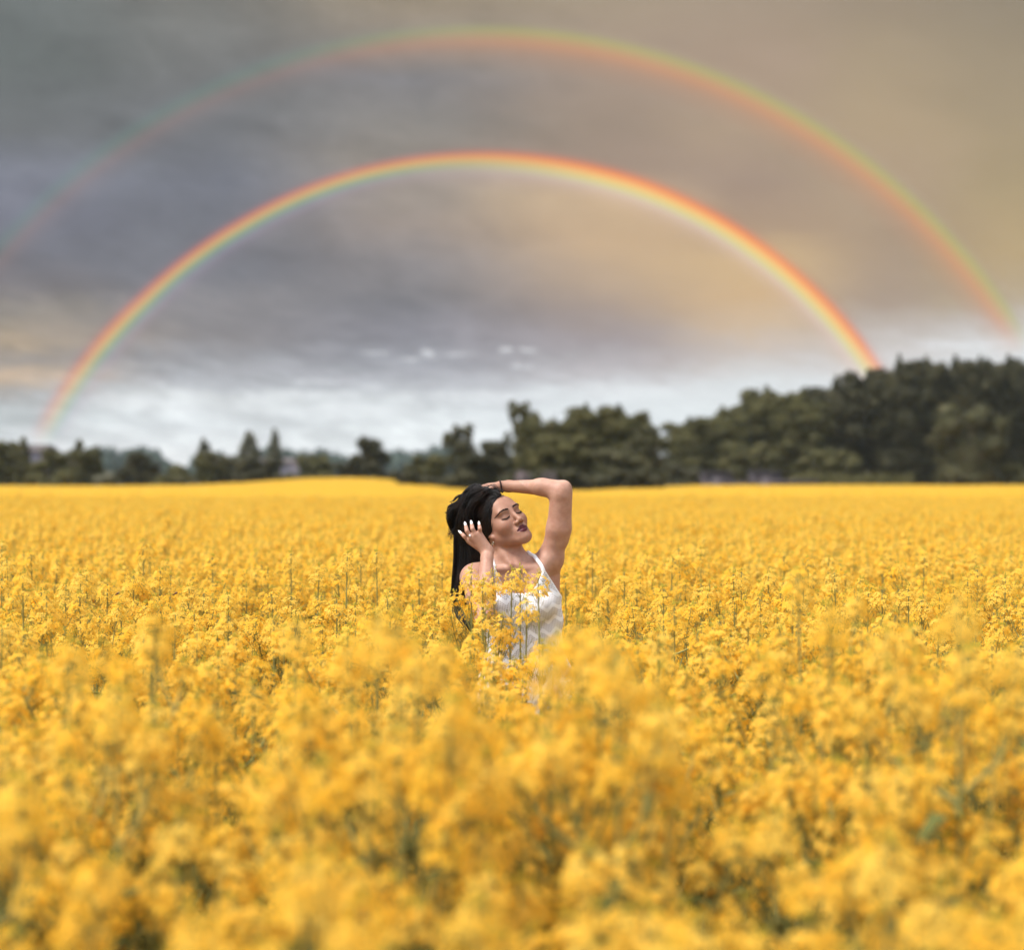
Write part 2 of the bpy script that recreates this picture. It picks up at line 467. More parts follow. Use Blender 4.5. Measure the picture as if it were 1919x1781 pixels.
def crown_mesh(kind, seed, mat, wid, hgt):
    """crown of a tree one unit high and one unit wide, and its trunk with limbs"""
    rng = np.random.default_rng(seed)
    L = []
    if kind == 'round':
        for i in range(26):
            z = rng.uniform(.14, .90); w = .42 * math.sin(math.pi * min(1, (z - .02) / 1.02)) ** .55
            a = rng.uniform(0, 2 * math.pi); q = rng.uniform(.3, 1) ** .6
            r = rng.uniform(.10, .17)
            L.append((math.cos(a) * w * q * .85, math.sin(a) * w * q * .85, z, r, r, r * .8))
        L.append((0, 0, .45, .30, .30, .34)); L.append((0, 0, .25, .33, .33, .20))
    elif kind == 'row':            # tall tree of a windbreak with a leader above a domed head
        for i in range(56):
            z = rng.uniform(.04, .90); w = .62 * (1 - max(0, (z - .60)) * 1.7) ** .6
            a = rng.uniform(0, 2 * math.pi); q = rng.uniform(.3, 1) ** .6
            r = rng.uniform(.10, .17)
            L.append((math.cos(a) * w * q * .9, math.sin(a) * w * q * .9, z, r, r, r * .42))
        L += [(0, 0, z, .50, .50, .13) for z in (.12, .28, .44, .58, .70)] + [(0, 0, .80, .34, .34, .08)]
        L += [(.02, 0, .86, .16, .16, .05), (.02, 0, .91, .08, .08, .04), (.02, 0, .95, .04, .04, .04)]
    elif kind == 'spire':
        for i in range(60):
            z = .05 + .90 * i / 59; w = .50 * (1 - z) ** .62 + .02
            a = rng.uniform(0, 2 * math.pi)
            r = max(.03, w * rng.uniform(.35, .55))
            L.append((math.cos(a) * w * .5, math.sin(a) * w * .5, z, r, r, .05))
        L.append((0, 0, .2, .30, .30, .2))
    elif kind == 'sparse':
        for i in range(26):
            z = rng.uniform(.25, .95); w = .45 * math.sin(math.pi * min(1, (z - .1) / .95)) ** .6
            a = rng.uniform(0, 2 * math.pi); q = rng.uniform(.2, 1)
            r = rng.uniform(.05, .10)
            L.append((math.cos(a) * w * q, math.sin(a) * w * q, z, r, r, r))
    elif kind == 'shrub':
        for i in range(22):
            z = rng.uniform(.12, .78); w = .42 * (1 - (z * .9) ** 2) ** .5
            a = rng.uniform(0, 2 * math.pi); q = rng.uniform(.3, 1)
            r = rng.uniform(.12, .2)
            L.append((math.cos(a) * w * q * .9, math.sin(a) * w * q * .9, z, r, r, r))
        L.append((0, 0, .3, .38, .38, .32))
    n = {'round': 7000, 'row': 15000, 'spire': 6000, 'sparse': 3000, 'shrub': 4200}[kind]
    L = [(l[0] * wid, l[1] * wid, l[2] * hgt, l[3] * wid, l[4] * wid, l[5] * hgt) for l in L]
    V, Q = leaf_cloud(rng, L, n, .030 * math.sqrt(wid * hgt) if kind != 'sparse' else .12)
    if kind != 'sparse':
        for l in L:
            lv, lq = lump(l[:3], [v * .72 for v in l[3:]])
            Q = np.concatenate([Q, lq + len(V)]); V = np.concatenate([V, lv])
    cm = np_mesh(kind + '_crown', V, Q, mat, smooth=False)
    top = .8 if kind != 'sparse' else .9
    pts = [[(0, 0, -.02), (.01, 0, .25 * top), (-.01, .01, .55 * top), (0, 0, top)]]
    rad = [[.030, .022, .014, .004]]
    for i in range(9 if kind in ('sparse', 'round') else 6):
        z = rng.uniform(.15, .65); a = rng.uniform(0, 2 * math.pi); l = rng.uniform(.18, .34)
        pts.append([(0, 0, z), (math.cos(a) * l * .4, math.sin(a) * l * .4, z + l * .3), (math.cos(a) * l * .8, math.sin(a) * l * .8, z + l * .75), (math.cos(a) * l, math.sin(a) * l, z + l * 1.1)])
        rad.append([.012, .009, .006, .003])
    tv, tq = tubes_simple(np.array(pts, float) * np.array([wid, wid, hgt]), np.array(rad) * wid)
    return cm, np_mesh('trunk', tv, tq, BARK)


def tubes_simple(paths, radii, sides=5):
    n, m = paths.shape[:2]
    tan = np.gradient(paths, axis=1)
    tan /= np.linalg.norm(tan, axis=2, keepdims=True) + 1e-9
    ref = np.where(np.abs(tan[..., 2:3]) > .9, np.array([1., 0, 0]), np.array([0., 0, 1.]))
    u = np.cross(tan, ref); u /= np.linalg.norm(u, axis=2, keepdims=True) + 1e-9
    v = np.cross(tan, u)
    an = np.arange(sides) * 2 * np.pi / sides
    ring = paths[:, :, None] + radii[:, :, None, None] * (np.cos(an)[None, None, :, None] * u[:, :, None] + np.sin(an)[None, None, :, None] * v[:, :, None])
    i, j, k = np.meshgrid(np.arange(n), np.arange(m - 1), np.arange(sides), indexing='ij')
    base = (i * m + j) * sides
    q = np.stack([base + k, base + (k + 1) % sides, base + sides + (k + 1) % sides, base + sides + k], -1).reshape(-1, 4)
    return ring.reshape(-1, 3), q


PROTO = {}
def tree(kind, mat, px, top, wpx, D, name, label, cat='tree', group=None, seed=0, rz=None):
    """tree seen at column px, its top at row top, wpx wide, standing D metres off"""
    key = (kind, mat.name, seed)
    x = (px - 959.5) / F * D
    z0 = float(ground_z(x, D))
    hgt = CAMZ - (top - 890.5) / F * D - z0
    wid = wpx / F * D * (1.34 if px < 720 else 1.18)
    if key not in PROTO:
        PROTO[key] = crown_mesh(kind, 100 + len(PROTO) * 7 + seed, mat, wid, hgt) + (wid, hgt)
    cm, tm, w0, h0 = PROTO[key]
    e = empty(name, label, cat, (x, D, z0), group=group)
    for nm, me in (('crown', cm), ('trunk', tm)):
        o = obj(nm, me, e)
        o.scale = (wid / w0, wid / w0, hgt / h0)
        o.rotation_euler = (0, 0, (px * 1.7) % 6.28 if rz is None else rz)
    return e


# left group
GL = 'trees along the left edge of the field'
tree('round', OLIVE, 8, 826, 84, 112, 'tree', 'dark bushy tree cut by the left edge of the photo', group=GL)
tree('spire', OLIVE, 44, 816, 46, 110, 'conifer', 'pointed dark tree standing against the pale house wall', group=GL)
tree('round', OLIVE, 128, 838, 120, 108, 'tree', 'wide olive bushy tree right of the pale house wall', group=GL, seed=1)
tree('spire', OLIVE, 149, 820, 50, 109, 'conifer', 'taller of the two spikes above the wide olive bush', group=GL)
tree('spire', OLIVE, 181, 832, 44, 109, 'conifer', 'shorter spike on the right flank of the wide olive bush', group=GL)
tree('round', DARK, 258, 846, 84, 108, 'tree', 'low dark round tree with a lone position left of the thin pair', group=GL)
tree('shrub', OLIVE, 326, 866, 70, 110, 'tree', 'small low olive tree between the dark round tree and the thin pale one', group=GL)
tree('sparse', PALE, 384, 824, 32, 116, 'tree', 'thin pale see-through tree behind a dark round crown at the left', group=GL)
tree('round', OLIVE, 391, 845, 50, 110, 'tree', 'olive rounded crown in front of the thin pale tree', group=GL)
tree('round', BROWNISH, 430, 852, 52, 112, 'tree', 'short brownish tree left of the tall pointed tree', group=GL)
tree('spire', PALE, 467, 806, 66, 110, 'conifer', 'tall pointed grey green tree, broader of the two slim pointed trees', group=GL)
tree('round', DARK, 484, 858, 84, 107, 'tree', 'low dark tree at the foot of the two slim pointed trees', group=GL)
tree('spire', PALE, 515, 801, 40, 116, 'conifer', 'slender pale pointed tree, narrower of the two slim pointed trees', group=GL)
tree('round', OLIVE, 588, 848, 66, 124, 'tree', 'blurred grey green tree left of the dark pointed dome', group=GL, seed=1)
tree('round', DARK, 690, 818, 78, 108, 'tree', 'dark dome-shaped tree with a peaked top left of centre', group=GL)
tree('shrub', DARK, 652, 858, 52, 110, 'tree', 'small dark tree leaning against the left side of the dark dome', group=GL)
GS = 'low shrubs on the left field edge'
for px, top, w, mt, lab in ((68, 884, 60, OLIVE, 'low shrub at the foot of the pale house wall'), (118, 880, 46, OLIVE, 'low shrub under the wide olive bush'),
                            (206, 880, 60, PALE, 'yellowish low shrub right of the wide olive bush'), (296, 886, 50, OLIVE, 'low shrub right of the dark round tree'),
                            (345, 884, 44, BROWNISH, 'brownish low shrub below the small low olive tree'), (540, 878, 56, BROWNISH, 'brownish low shrub right of the slender pale tree'),
                            (615, 880, 50, OLIVE, 'low shrub just left of the dark dome')):
    tree('shrub', mt, px, top, w, 104, 'shrub', lab, 'shrub', GS)
# middle group
GM = 'trees and bushes behind the woman'
tree('shrub', DARK, 770, 872, 96, 76, 'shrub', 'dark low bush at the left tip of the middle trees, pushing into the crop', 'shrub', GM)
tree('round', OLIVE, 800, 852, 90, 96, 'tree', 'low olive tree above the dark bush at the tip', group=GM)
tree('sparse', OLIVE, 866, 796, 88, 88, 'tree', 'thin leaved tree with sky showing through at the left of the middle trees', group=GM)
tree('round', DARK, 900, 822, 130, 80, 'tree', 'dark rounded tree directly above the lifted hand', group=GM)
tree('sparse', OLIVE, 975, 752, 92, 90, 'tree', 'tall thin tree with a ragged top, left of the highest middle crowns', group=GM)
tree('round', OLIVE, 1010, 775, 130, 86, 'tree', 'broad olive tree beside the ragged tall thin one', group=GM, seed=1)
tree('row', OLIVE, 1098, 752, 110, 88, 'tree', 'tall olive tree, left one of the two highest middle crowns', group=GM)
tree('row', OLIVE, 1162, 754, 108, 88, 'tree', 'tall olive tree, right one of the two highest middle crowns', group=GM)
tree('row', BROWNISH, 1202, 792, 66, 86, 'tree', 'brownish tree stepping down on the right of the middle trees', group=GM)
tree('round', OLIVE, 1060, 812, 150, 80, 'tree', 'wide olive tree low in front of the middle trees above the raised arm', group=GM)
tree('round', BROWNISH, 1165, 838, 130, 78, 'tree', 'wide brownish bushy tree low in front, right of the raised elbow', group=GM)
tree('shrub', DARK, 968, 872, 120, 75, 'shrub', 'dark low bush just above the hair tie', 'shrub', GM)
tree('shrub', DARK, 1080, 866, 130, 75, 'shrub', 'dark low bush just above the raised elbow', 'shrub', GM)
tree('shrub', DARK, 1195, 868, 120, 76, 'shrub', 'dark low bush between the elbow and the grey trough', 'shrub', GM)
tree('shrub', DARK, 860, 874, 110, 76, 'shrub', 'dark low bush left of the lifted hand', 'shrub', GM)
tree('shrub', BLOSSOM, 978, 860, 50, 74, 'shrub', 'pale pinkish blossom bush, left one of two among the middle trees', 'shrub', GM)
tree('shrub', BLOSSOM, 1032, 861, 42, 74, 'shrub', 'pale pinkish blossom bush, right one of two among the middle trees', 'shrub', GM)
tree('spire', DARK, 1221, 806, 36, 92, 'conifer', 'small dark pointed tree at the right end of the middle trees', group=GM)
# tall windbreak at the right, stepping up towards the edge
GR = 'tall dark trees in the row at the right'
RIGHT = [(1292, 778, 96, 'lowest dark tree at the left end of the tall row'),
         (1352, 757, 104, 'dark tree one step up from the left end of the tall row'),
         (1438, 718, 112, 'first dark tree of the middle step of the tall row'),
         (1500, 726, 104, 'second dark tree of the middle step, behind the two grey sheds'),
         (1566, 700, 108, 'dark tree at the third step up of the tall row'),
         (1628, 686, 104, 'dark tree where the bright rainbow meets the tall row'),
         (1684, 660, 100, 'dark tree just right of the rainbow foot, first of the highest ones'),
         (1738, 662, 96, 'dark tree of the highest ones, left of the one above the domed tree'),
         (1788, 660, 96, 'dark tree of the highest ones, straight above the domed tree'),
         (1838, 662, 96, 'dark tree of the highest ones, above the right side of the domed tree'),
         (1888, 660, 96, 'last full dark tree of the highest ones before the right edge'),
         (1938, 660, 96, 'dark tree cut off by the right edge of the photo')]
for i, (px, top, w, lab) in enumerate(RIGHT):
    tree('row', DARK if i > 3 else OLIVE, px, top, w, 118 + (i % 3) * 1.5, 'tree', lab, group=GR, seed=i % 2)
for px in range(1990, 2180, 50):
    tree('row', DARK, px, 664 + (px * 7) % 13, 98, 120, 'tree', 'dark tree of the tall row beyond the right edge', group=GR, seed=px % 2)
tree('round', BROWNISH, 1812, 752, 160, 104, 'tree', 'broad domed brownish tree standing in front of the tall row', seed=1)
tree('round', OLIVE, 1560, 838, 120, 112, 'tree', 'low olive tree in front of the tall row above the hedge', seed=1)
tree('round', OLIVE, 1400, 828, 130, 113, 'tree', 'low olive tree in front of the tall row above the two grey sheds')
tree('shrub', OLIVE, 1900, 862, 70, 104, 'shrub', 'small olive bush under the dark row at the right edge', 'shrub')
tree('shrub', DARK, 1272, 856, 90, 108, 'shrub', 'dark bush at the left foot of the tall row', 'shrub')

# clipped hedge in front of the row
def hedge(x0, x1, top, D, label, seed):
    rng = np.random.default_rng(seed)
    xa, xb = (x0 - 959.5) / F * D, (x1 - 959.5) / F * D
    h_ = CAMZ - (top - 890.5) / F * D
    L = [(x, 0, h_ * .5 + rng.uniform(-.1, .1), .45, .4, h_ * .5) for x in np.arange(0, xb - xa, .4)]
    V, Q = leaf_cloud(rng, L, int((xb - xa) * 900), .10)
    for l in L:
        lv, lq = lump(l[:3], [v * .8 for v in l[3:]])
        Q = np.concatenate([Q, lq + len(V)]); V = np.concatenate([V, lv])
    o = obj('hedge', np_mesh('hedge', V, Q, OLIVE, smooth=False))
    o.location = (xa, D, float(ground_z((xa + xb) / 2, D)))
    tag(o, label, 'hedge', 'clipped hedges in front of the tall row')
hedge(1488, 1590, 877, 107, 'left stretch of clipped hedge, next to the grey shed', 1)
hedge(1606, 1712, 878, 107, 'right stretch of clipped hedge, ending under the domed tree', 2)


# sheds, trough, house
def box_np(lo, hi):
    x0, y0, z0 = lo; x1, y1, z1 = hi
    V = [(x0, y0, z0), (x1, y0, z0), (x1, y1, z0), (x0, y1, z0), (x0, y0, z1), (x1, y0, z1), (x1, y1, z1), (x0, y1, z1)]
    Q = [(0, 3, 2, 1), (4, 5, 6, 7), (0, 1, 5, 4), (1, 2, 6, 5), (2, 3, 7, 6), (3, 0, 4, 7)]
    return np.array(V, float), np.array(Q)


def boxes(name, lst, mat, parent=None):
    V, Q = [], []; n = 0
    for lo, hi in lst:
        v, q = box_np(lo, hi); V.append(v); Q.append(q + n); n += 8
    return obj(name, np_mesh(name, np.concatenate(V), np.concatenate(Q), mat, smooth=False), parent)


SHED = simple('grey_mauve_boards', (.055, .047, .056), .8, noise=.2, scale=3)
SHEDR = simple('grey_roof', (.060, .054, .064), .7, noise=.2, scale=2)
DOORM = simple('shed_door_boards', (.10, .085, .095), .8)
for px, w, top, lab in ((1342, 54, 878, 'small grey mauve shed, left one of two before the trees'), (1433, 54, 877, 'small grey mauve shed, right one beside the clipped hedge')):
    D = 106; x = (px - 959.5) / F * D; W2 = w / F * D / 2; h_ = CAMZ - (top - 890.5) / F * D
    e = empty('shed', lab, 'shed', (x, D, float(ground_z(x, D))), group='two small sheds at the field edge')
    boxes('wall', [((-W2, -.9, 0), (W2, .9, h_ - .14))], SHED, e)
    boxes('roof', [((-W2 - .06, -1.0, h_ - .138), (W2 + .06, 1.0, h_ - .05)), ((-W2 - .02, -.95, h_ - .049), (W2 + .02, .95, h_))], SHEDR, e)
    boxes('door', [((-.35, -.93, .05), (.35, -.901, h_ - .3))], DOORM, e)
D = 100; x = (1257 - 959.5) / F * D
e = empty('trough', 'low grey mauve trough lying at the right end of the middle trees', 'trough', (x, D, float(ground_z(x, D))))
boxes('tank', [((-.65, -.4, .75), (.65, .4, 1.12)), ((-.62, -.37, 1.121), (.62, .37, 1.2))], SHED, e)
for sx in (-.5, .5):
    boxes('leg', [((sx - .06, -.3, 0), (sx + .06, .3, .749))], SHED, e)
D = 104
for px, w, top, lab in ((1490, 92, 894, 'low grey board fence from the right shed to the hedge'), (1388, 60, 896, 'low grey board fence between the two sheds')):
    x = (px - 959.5) / F * D; W2 = w / F * D / 2; h_ = CAMZ - (top - 890.5) / F * D
    e = empty('fence', lab, 'fence', (x, D, float(ground_z(x, D))), group='low board fences by the sheds')
    boxes('board', [((-W2, -.02, h_ - .30), (W2, .02, h_)), ((-W2, -.02, h_ - .75), (W2, .02, h_ - .40))], SHED, e)
    for k in range(3):
        xx = -W2 + .05 + (2 * W2 - .1) * k / 2
        boxes('post', [((xx - .05, .021, 0), (xx + .05, .12, h_ - .04))], SHED, e)
WALL = simple('lilac_white_render', (.40, .36, .42), .85, noise=.08, scale=2)
ROOFT = simple('grey_tiles', (.10, .085, .085), .8, noise=.25, scale=5)
GLASS = simple('dark_glass', (.03, .035, .045), .12, spec=.6)


def house(px0, px1, eave, ridge, D, label):
    xa, xb = (px0 - 959.5) / F * D, (px1 - 959.5) / F * D
    xm = (xa + xb) / 2; z0 = float(ground_z(xm, D)); W2 = (xb - xa) / 2
    he = CAMZ - (eave - 890.5) / F * D - z0; hr = CAMZ - (ridge - 890.5) / F * D - z0
    e = empty('house', label, 'house', (xm, D, z0))
    boxes('wall', [((-W2, 0, 0), (W2, 5, he))], WALL, e)
    V = np.array([(-W2 - .2, -.3, he), (W2 + .2, -.3, he), (W2 + .2, 5.3, he), (-W2 - .2, 5.3, he), (-W2 - .2, 2.5, hr), (W2 + .2, 2.5, hr)])
    me = bpy.data.meshes.new('roof'); me.from_pydata([tuple(v) for v in V], [], [(0, 1, 5, 4), (2, 3, 4, 5), (0, 4, 3), (1, 2, 5), (0, 3, 2, 1)]); me.materials.append(ROOFT)
    obj('roof', me, e).location.z = .003
    for k in (-.5, .45):
        w_ = boxes('window', [((k * W2 - .45, -.04, he * .45), (k * W2 + .45, -.003, he * .8))], WALL, e)
        boxes('pane', [((k * W2 - .38, -.06, he * .48), (k * W2 + .38, -.041, he * .77))], GLASS, w_)
    return e
house(-60, 73, 846, 832, 118, 'lilac white house half hidden behind the trees at the left edge')
house(398, 545, 868, 858, 128, 'low greyish farmhouse glimpsed behind the slim pointed trees')

# far blue woodland
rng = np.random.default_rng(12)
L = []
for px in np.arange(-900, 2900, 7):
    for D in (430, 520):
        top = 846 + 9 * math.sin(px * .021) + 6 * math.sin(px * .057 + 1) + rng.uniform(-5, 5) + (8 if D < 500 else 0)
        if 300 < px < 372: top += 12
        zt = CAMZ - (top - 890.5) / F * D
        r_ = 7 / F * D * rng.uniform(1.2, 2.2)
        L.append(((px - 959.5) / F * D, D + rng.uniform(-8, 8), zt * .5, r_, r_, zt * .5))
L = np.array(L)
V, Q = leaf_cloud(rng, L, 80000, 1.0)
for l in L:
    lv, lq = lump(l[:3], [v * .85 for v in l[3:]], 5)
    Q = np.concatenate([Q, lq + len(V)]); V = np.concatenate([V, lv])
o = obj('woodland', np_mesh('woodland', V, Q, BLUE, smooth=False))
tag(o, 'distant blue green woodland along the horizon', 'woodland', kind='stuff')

# the air between: pale haze that veils the far trees
hz = boxes('haze', [((-420, -40, -1.2), (420, 620, 24))], None)
hm = bpy.data.materials.new('haze_air'); hm.use_nodes = True; hm.node_tree.nodes.clear()
t = NT(hm.node_tree)
vp = t.n('ShaderNodeVolumePrincipled', ins={'Color': (.80, .90, .98, 1), 'Density': .00020})
out = t.n('ShaderNodeOutputMaterial'); t.t.links.new(vp.outputs[0], out.inputs['Volume'])
hz.data.materials.clear(); hz.data.materials.append(hm)
hz.display_type = 'WIRE'
tag(hz, 'thin pale haze over the field', 'haze', kind='stuff')


# ------------------------------------------------------------------ the woman: one continuous body grown from a distance field
HC = np.array([-.0411, 6.08, 1.4692])
HL = np.array([.72604658, .61256378, .31244518])     # her left
HF = np.array([.46566632, -.77231621, .43206776])    # where she faces
HU = np.array([-.50597554, .16820612, .84598786])    # top of her head
HB = np.stack([HL, HF, HU], 1)
HS = 1.009


def to_head(p):
    return (p - HC) @ HB / HS


def from_head(q):
    return np.asarray(q) * HS @ HB.T + HC


def sd_cone(p, a, b, ra, rb):
    a = np.asarray(a, float); b = np.asarray(b, float)
    ba = b - a
    t = np.clip((p - a) @ ba / max(ba @ ba, 1e-9), 0, 1)
    return np.linalg.norm(p - a - t[:, None] * ba, axis=1) - (ra + (rb - ra) * t)


def sd_ell(p, c, r, rot=None):
    q = p - np.asarray(c, float)
    if rot is not None:
        q = q @ rot
    r = np.asarray(r, float)
    k0 = np.linalg.norm(q / r, axis=1)
    k1 = np.linalg.norm(q / (r * r), axis=1) + 1e-9
    return k0 * (k0 - 1) / k1


def smin(a, b, k):
    h = np.clip(0.5 + 0.5 * (b - a) / k, 0, 1)
    return b + (a - b) * h - k * h * (1 - h)


def smax(a, b, k):
    return -smin(-a, -b, k)


PR = []        # (op, kind, args, k, centre, radius, frame, torso flag)


def add(kind, *args, k=.01, op='u', head=False, grp='arm'):
    if kind == 'cone':
        a, b, ra, rb = args
        a = np.asarray(a, float); b = np.asarray(b, float)
        c = (a + b) / 2; r = np.linalg.norm(a - b) / 2 + max(ra, rb)
    else:
        c = np.asarray(args[0], float); r = max(args[1])
    if head:
        c = from_head(c); r *= HS
    PR.append((op, kind, args, k, c, r, head, grp))


def field(p, groups=None):
    res = np.full(len(p), .25)
    ph = to_head(p)
    for op, kind, args, k, c, r, head, grp in PR:
        if groups is not None and grp not in groups:
            continue
        m = np.nonzero(np.einsum('ij,ij->i', p - c, p - c) < (r + .05 + k) ** 2)[0]
        if not len(m):
            continue
        q = (ph if head else p)[m]
        d = sd_cone(q, *args) if kind == 'cone' else sd_ell(q, *args)
        if head:
            d = d * HS
        res[m] = smin(res[m], d, k) if op == 'u' else smax(res[m], -d, k)
    return res


def rot_axes(x, y, z):
    return np.stack([np.asarray(v, float) / np.linalg.norm(v) for v in (x, y, z)], 1)


# --- torso
NB = np.array([.004, 6.065, 1.318])           # base of the neck
SR = np.array([-.142, 6.03, 1.262])           # her right shoulder (left in the photograph)
SLs = P(1032, 1047, 6.05)                      # her left shoulder, raised
T = 'torso'
add('ell', (.032, 6.075, 1.16), (.135, .090, .17), k=.02, grp=T)
add('ell', (.045, 6.075, 1.03), (.118, .082, .13), k=.05, grp=T)
add('ell', (.050, 6.085, .90), (.160, .105, .13), k=.05, grp=T)
add('cone', (-.075, 6.06, 1.262), (.095, 6.065, 1.292), .052, .052, k=.05, grp=T)
add('ell', (-.032, 5.995, 1.150), (.060, .056, .062), k=.03, grp=T)
add('ell', (.103, 5.995, 1.160), (.060, .056, .062), k=.03, grp=T)
add('cone', (.145, 6.085, 1.285), (.125, 6.085, 1.10), .038, .05, k=.04, grp=T)      # back muscle under the raised arm
add('cone', (-.10, 6.085, 1.22), (-.075, 6.085, 1.10), .038, .05, k=.04, grp=T)
# legs
for hx, kx, fx, fy in ((-.03, -.05, -.06, .02), (.14, .14, .15, -.03)):
    add('cone', (hx, 6.085, .82), (kx, 6.07, .47), .082, .052, k=.03, grp='leg')
    add('ell', (kx, 6.055, .47), (.052, .052, .06), k=.02, grp='leg')
    add('cone', (kx, 6.09, .38), (fx, 6.10 + fy, .10), .048, .034, k=.03, grp='leg')
    add('cone', (kx, 6.075, .46), (fx, 6.10 + fy, .08), .044, .034, k=.03, grp='leg')
    add('cone', (fx, 6.12 + fy, .035), (fx - .01, 5.97 + fy, .022), .034, .022, k=.02, grp='leg')
    for t in range(5):
        add('cone', (fx - .03 + t * .013, 5.97 + fy, .018), (fx - .034 + t * .014, 5.935 + fy + abs(t - 3) * .005, .013), .010, .009, k=.004, grp='leg')
# --- neck, shoulders, collar bones
add('cone', from_head((0, -.030, -.045)), NB + (-.006, 0.005, -.02), .050, .055, k=.03, grp='neck')
add('cone', from_head((-.052, -.028, -.045)), P(958, 1058, 6.0), .011, .008, k=.022, grp='neck')
add('cone', from_head((.050, -.028, -.045)), P(970, 1060, 6.005), .011, .008, k=.022, grp='neck')
add('cone', NB + (-.01, .02, .02), SR + (.02, .03, .01), .045, .036, k=.045, grp='neck')
add('cone', NB + (.02, .03, -.012), SLs + (-.02, .03, -.034), .036, .032, k=.03, grp='neck')
add('cone', P(957, 1066, 6.005), P(905, 1070, 6.005), .007, .007, k=.018, grp='neck')
add('cone', P(972, 1068, 6.005), P(1015, 1060, 6.015), .007, .007, k=.018, grp='neck')
# --- her left arm, raised over the head
EL = P(1049, 923, 6.0)
WL = P(939, 911.5, 6.09)
add('ell', SLs + (.0, .0, .0), (.046, .044, .048), k=.03)
add('cone', SLs, P(1046, 990, 6.02), .042, .0415, k=.03)
add('cone', P(1047, 990, 6.02), EL + (0, 0, -.02), .044, .037, k=.02)
add('cone', P(1050, 1012, 6.03), P(1060, 925, 6.0), .026, .021, k=.03)               # back of the upper arm to the elbow point
add('cone', P(1008, 911, 6.03), P(1057, 913.5, 6.0), .026, .021, k=.02)
add('cone', EL + (.0, 0, .001), P(1018, 914, 6.03), .036, .031, k=.02)
add('cone', P(1018, 914, 6.03), WL + (.03, 0, .0), .031, .0215, k=.012)
add('cone', WL + (.03, 0, .0), WL, .0215, .0205, k=.01)
add('ell', P(1057, 913.5, 6.0), (.022, .024, .021), k=.02)
add('cone', SLs + (-.02, -.035, -.01), (.085, 5.995, 1.215), .020, .025, k=.035, grp='chest')      # chest muscle running into the arm
# hand resting on the crown, fingers in the hair
KL = P(908, 914, 6.115)
add('ell', (WL + KL) / 2, (.045, .030, .016), rot_axes(KL - WL, (0.1, 1, .12), (-.05, -.12, 1)), k=.015)
for i in range(4):
    s = (i - 1.5) * .0175
    b0 = KL + np.array([-.002, s + .022, -.006 - .004 * abs(i - 1.5)])
    b1 = b0 + np.array([-.032, s * .35, -.014 - .003 * i])
    b2 = b1 + np.array([-.020, s * .2, -.018])
    b3 = b2 + np.array([-.010, s * .1, -.018])
    add('cone', WL + (KL - WL) * .35 + np.array([0, s * .7, 0]), b0, .011, .0105, k=.008)
    add('cone', b0, b1, .0095, .0085, k=.004)
    add('cone', b1, b2, .0085, .0075, k=.003)
    add('cone', b2, b3, .0075, .0062, k=.003)
tb = WL + np.array([-.02, -.026, -.004])
add('cone', WL + (-.005, -.008, 0), tb + (-.012, -.006, -.004), .014, .012, k=.01)
add('cone', tb + (-.012, -.006, -.004), tb + (-.042, -.010, -.014), .0105, .0085, k=.005)
add('cone', tb + (-.042, -.010, -.014), tb + (-.060, -.006, -.028), .0085, .007, k=.003)
# --- her right arm, elbow forward and down, hand at the ear
ER = np.array([-.098, 5.79, 1.135])
WR = P(913, 1034, 5.935)
add('ell', SR, (.050, .048, .050), k=.03)
add('cone', SR, (SR + ER) / 2 + (-.004, 0, 0), .046, .044, k=.03)
add('cone', (SR + ER) / 2 + (-.004, 0, 0), ER, .043, .036, k=.02)
add('cone', ER, ER + (WR - ER) * .35, .034, .0355, k=.015)
add('cone', ER + (WR - ER) * .35, ER + (WR - ER) * .9, .0345, .0225, k=.015)
add('cone', ER + (WR - ER) * .9, WR, .0225, .0220, k=.01)
# palm and fingers
kn = [P(878.5, 1014, 5.945), P(884, 1008, 5.930), P(891, 1002.5, 5.925), P(899, 1000, 5.930)]
for i, (kx, w) in enumerate(zip(kn, (.013, .013, .013, .012))):
    add('cone', WR + (KXo := np.array([(-.012, .0, .002), (-.004, 0, .004), (.004, 0, .004), (.011, 0, .002)][i])), kx, .0135, w - .002, k=.012)
fing = [  # tip pixel, mid pixel, depth of mid and tip, radii
    ((863.5, 999), (870, 1005.5), 5.938, 5.950),
    ((872.3, 984), (875.2, 996), 5.926, 5.945),
    ((883.6, 981.5), (885.5, 992), 5.922, 5.940),
    ((898.0, 983), (899.2, 991.5), 5.922, 5.938)]
NAILS = []
for i, (tip, mid, ym, yt) in enumerate(fing):
    a, m_, t_ = kn[i], P(*mid, ym), P(*tip, yt)
    s = (.90 if i in (0, 3) else 1.0)
    add('cone', a, m_, .0092 * s, .0082 * s, k=.004)
    d1 = m_ + (t_ - m_) * .5 + np.array([0, .002, 0])
    add('cone', m_, d1, .0082 * s, .0074 * s, k=.003)
    add('cone', d1, t_, .0074 * s, .0058 * s, k=.003)
    NAILS.append((d1, t_, .0074 * s))
tt = [WR + (-.008, .010, .012), P(889, 1018, 5.975), P(882, 1010, 6.01), P(880, 1000, 6.04)]
add('cone', tt[0], tt[1], .015, .012, k=.012)
add('cone', tt[1], tt[2], .0105, .009, k=.004)
add('cone', tt[2], tt[3], .009, .007, k=.003)
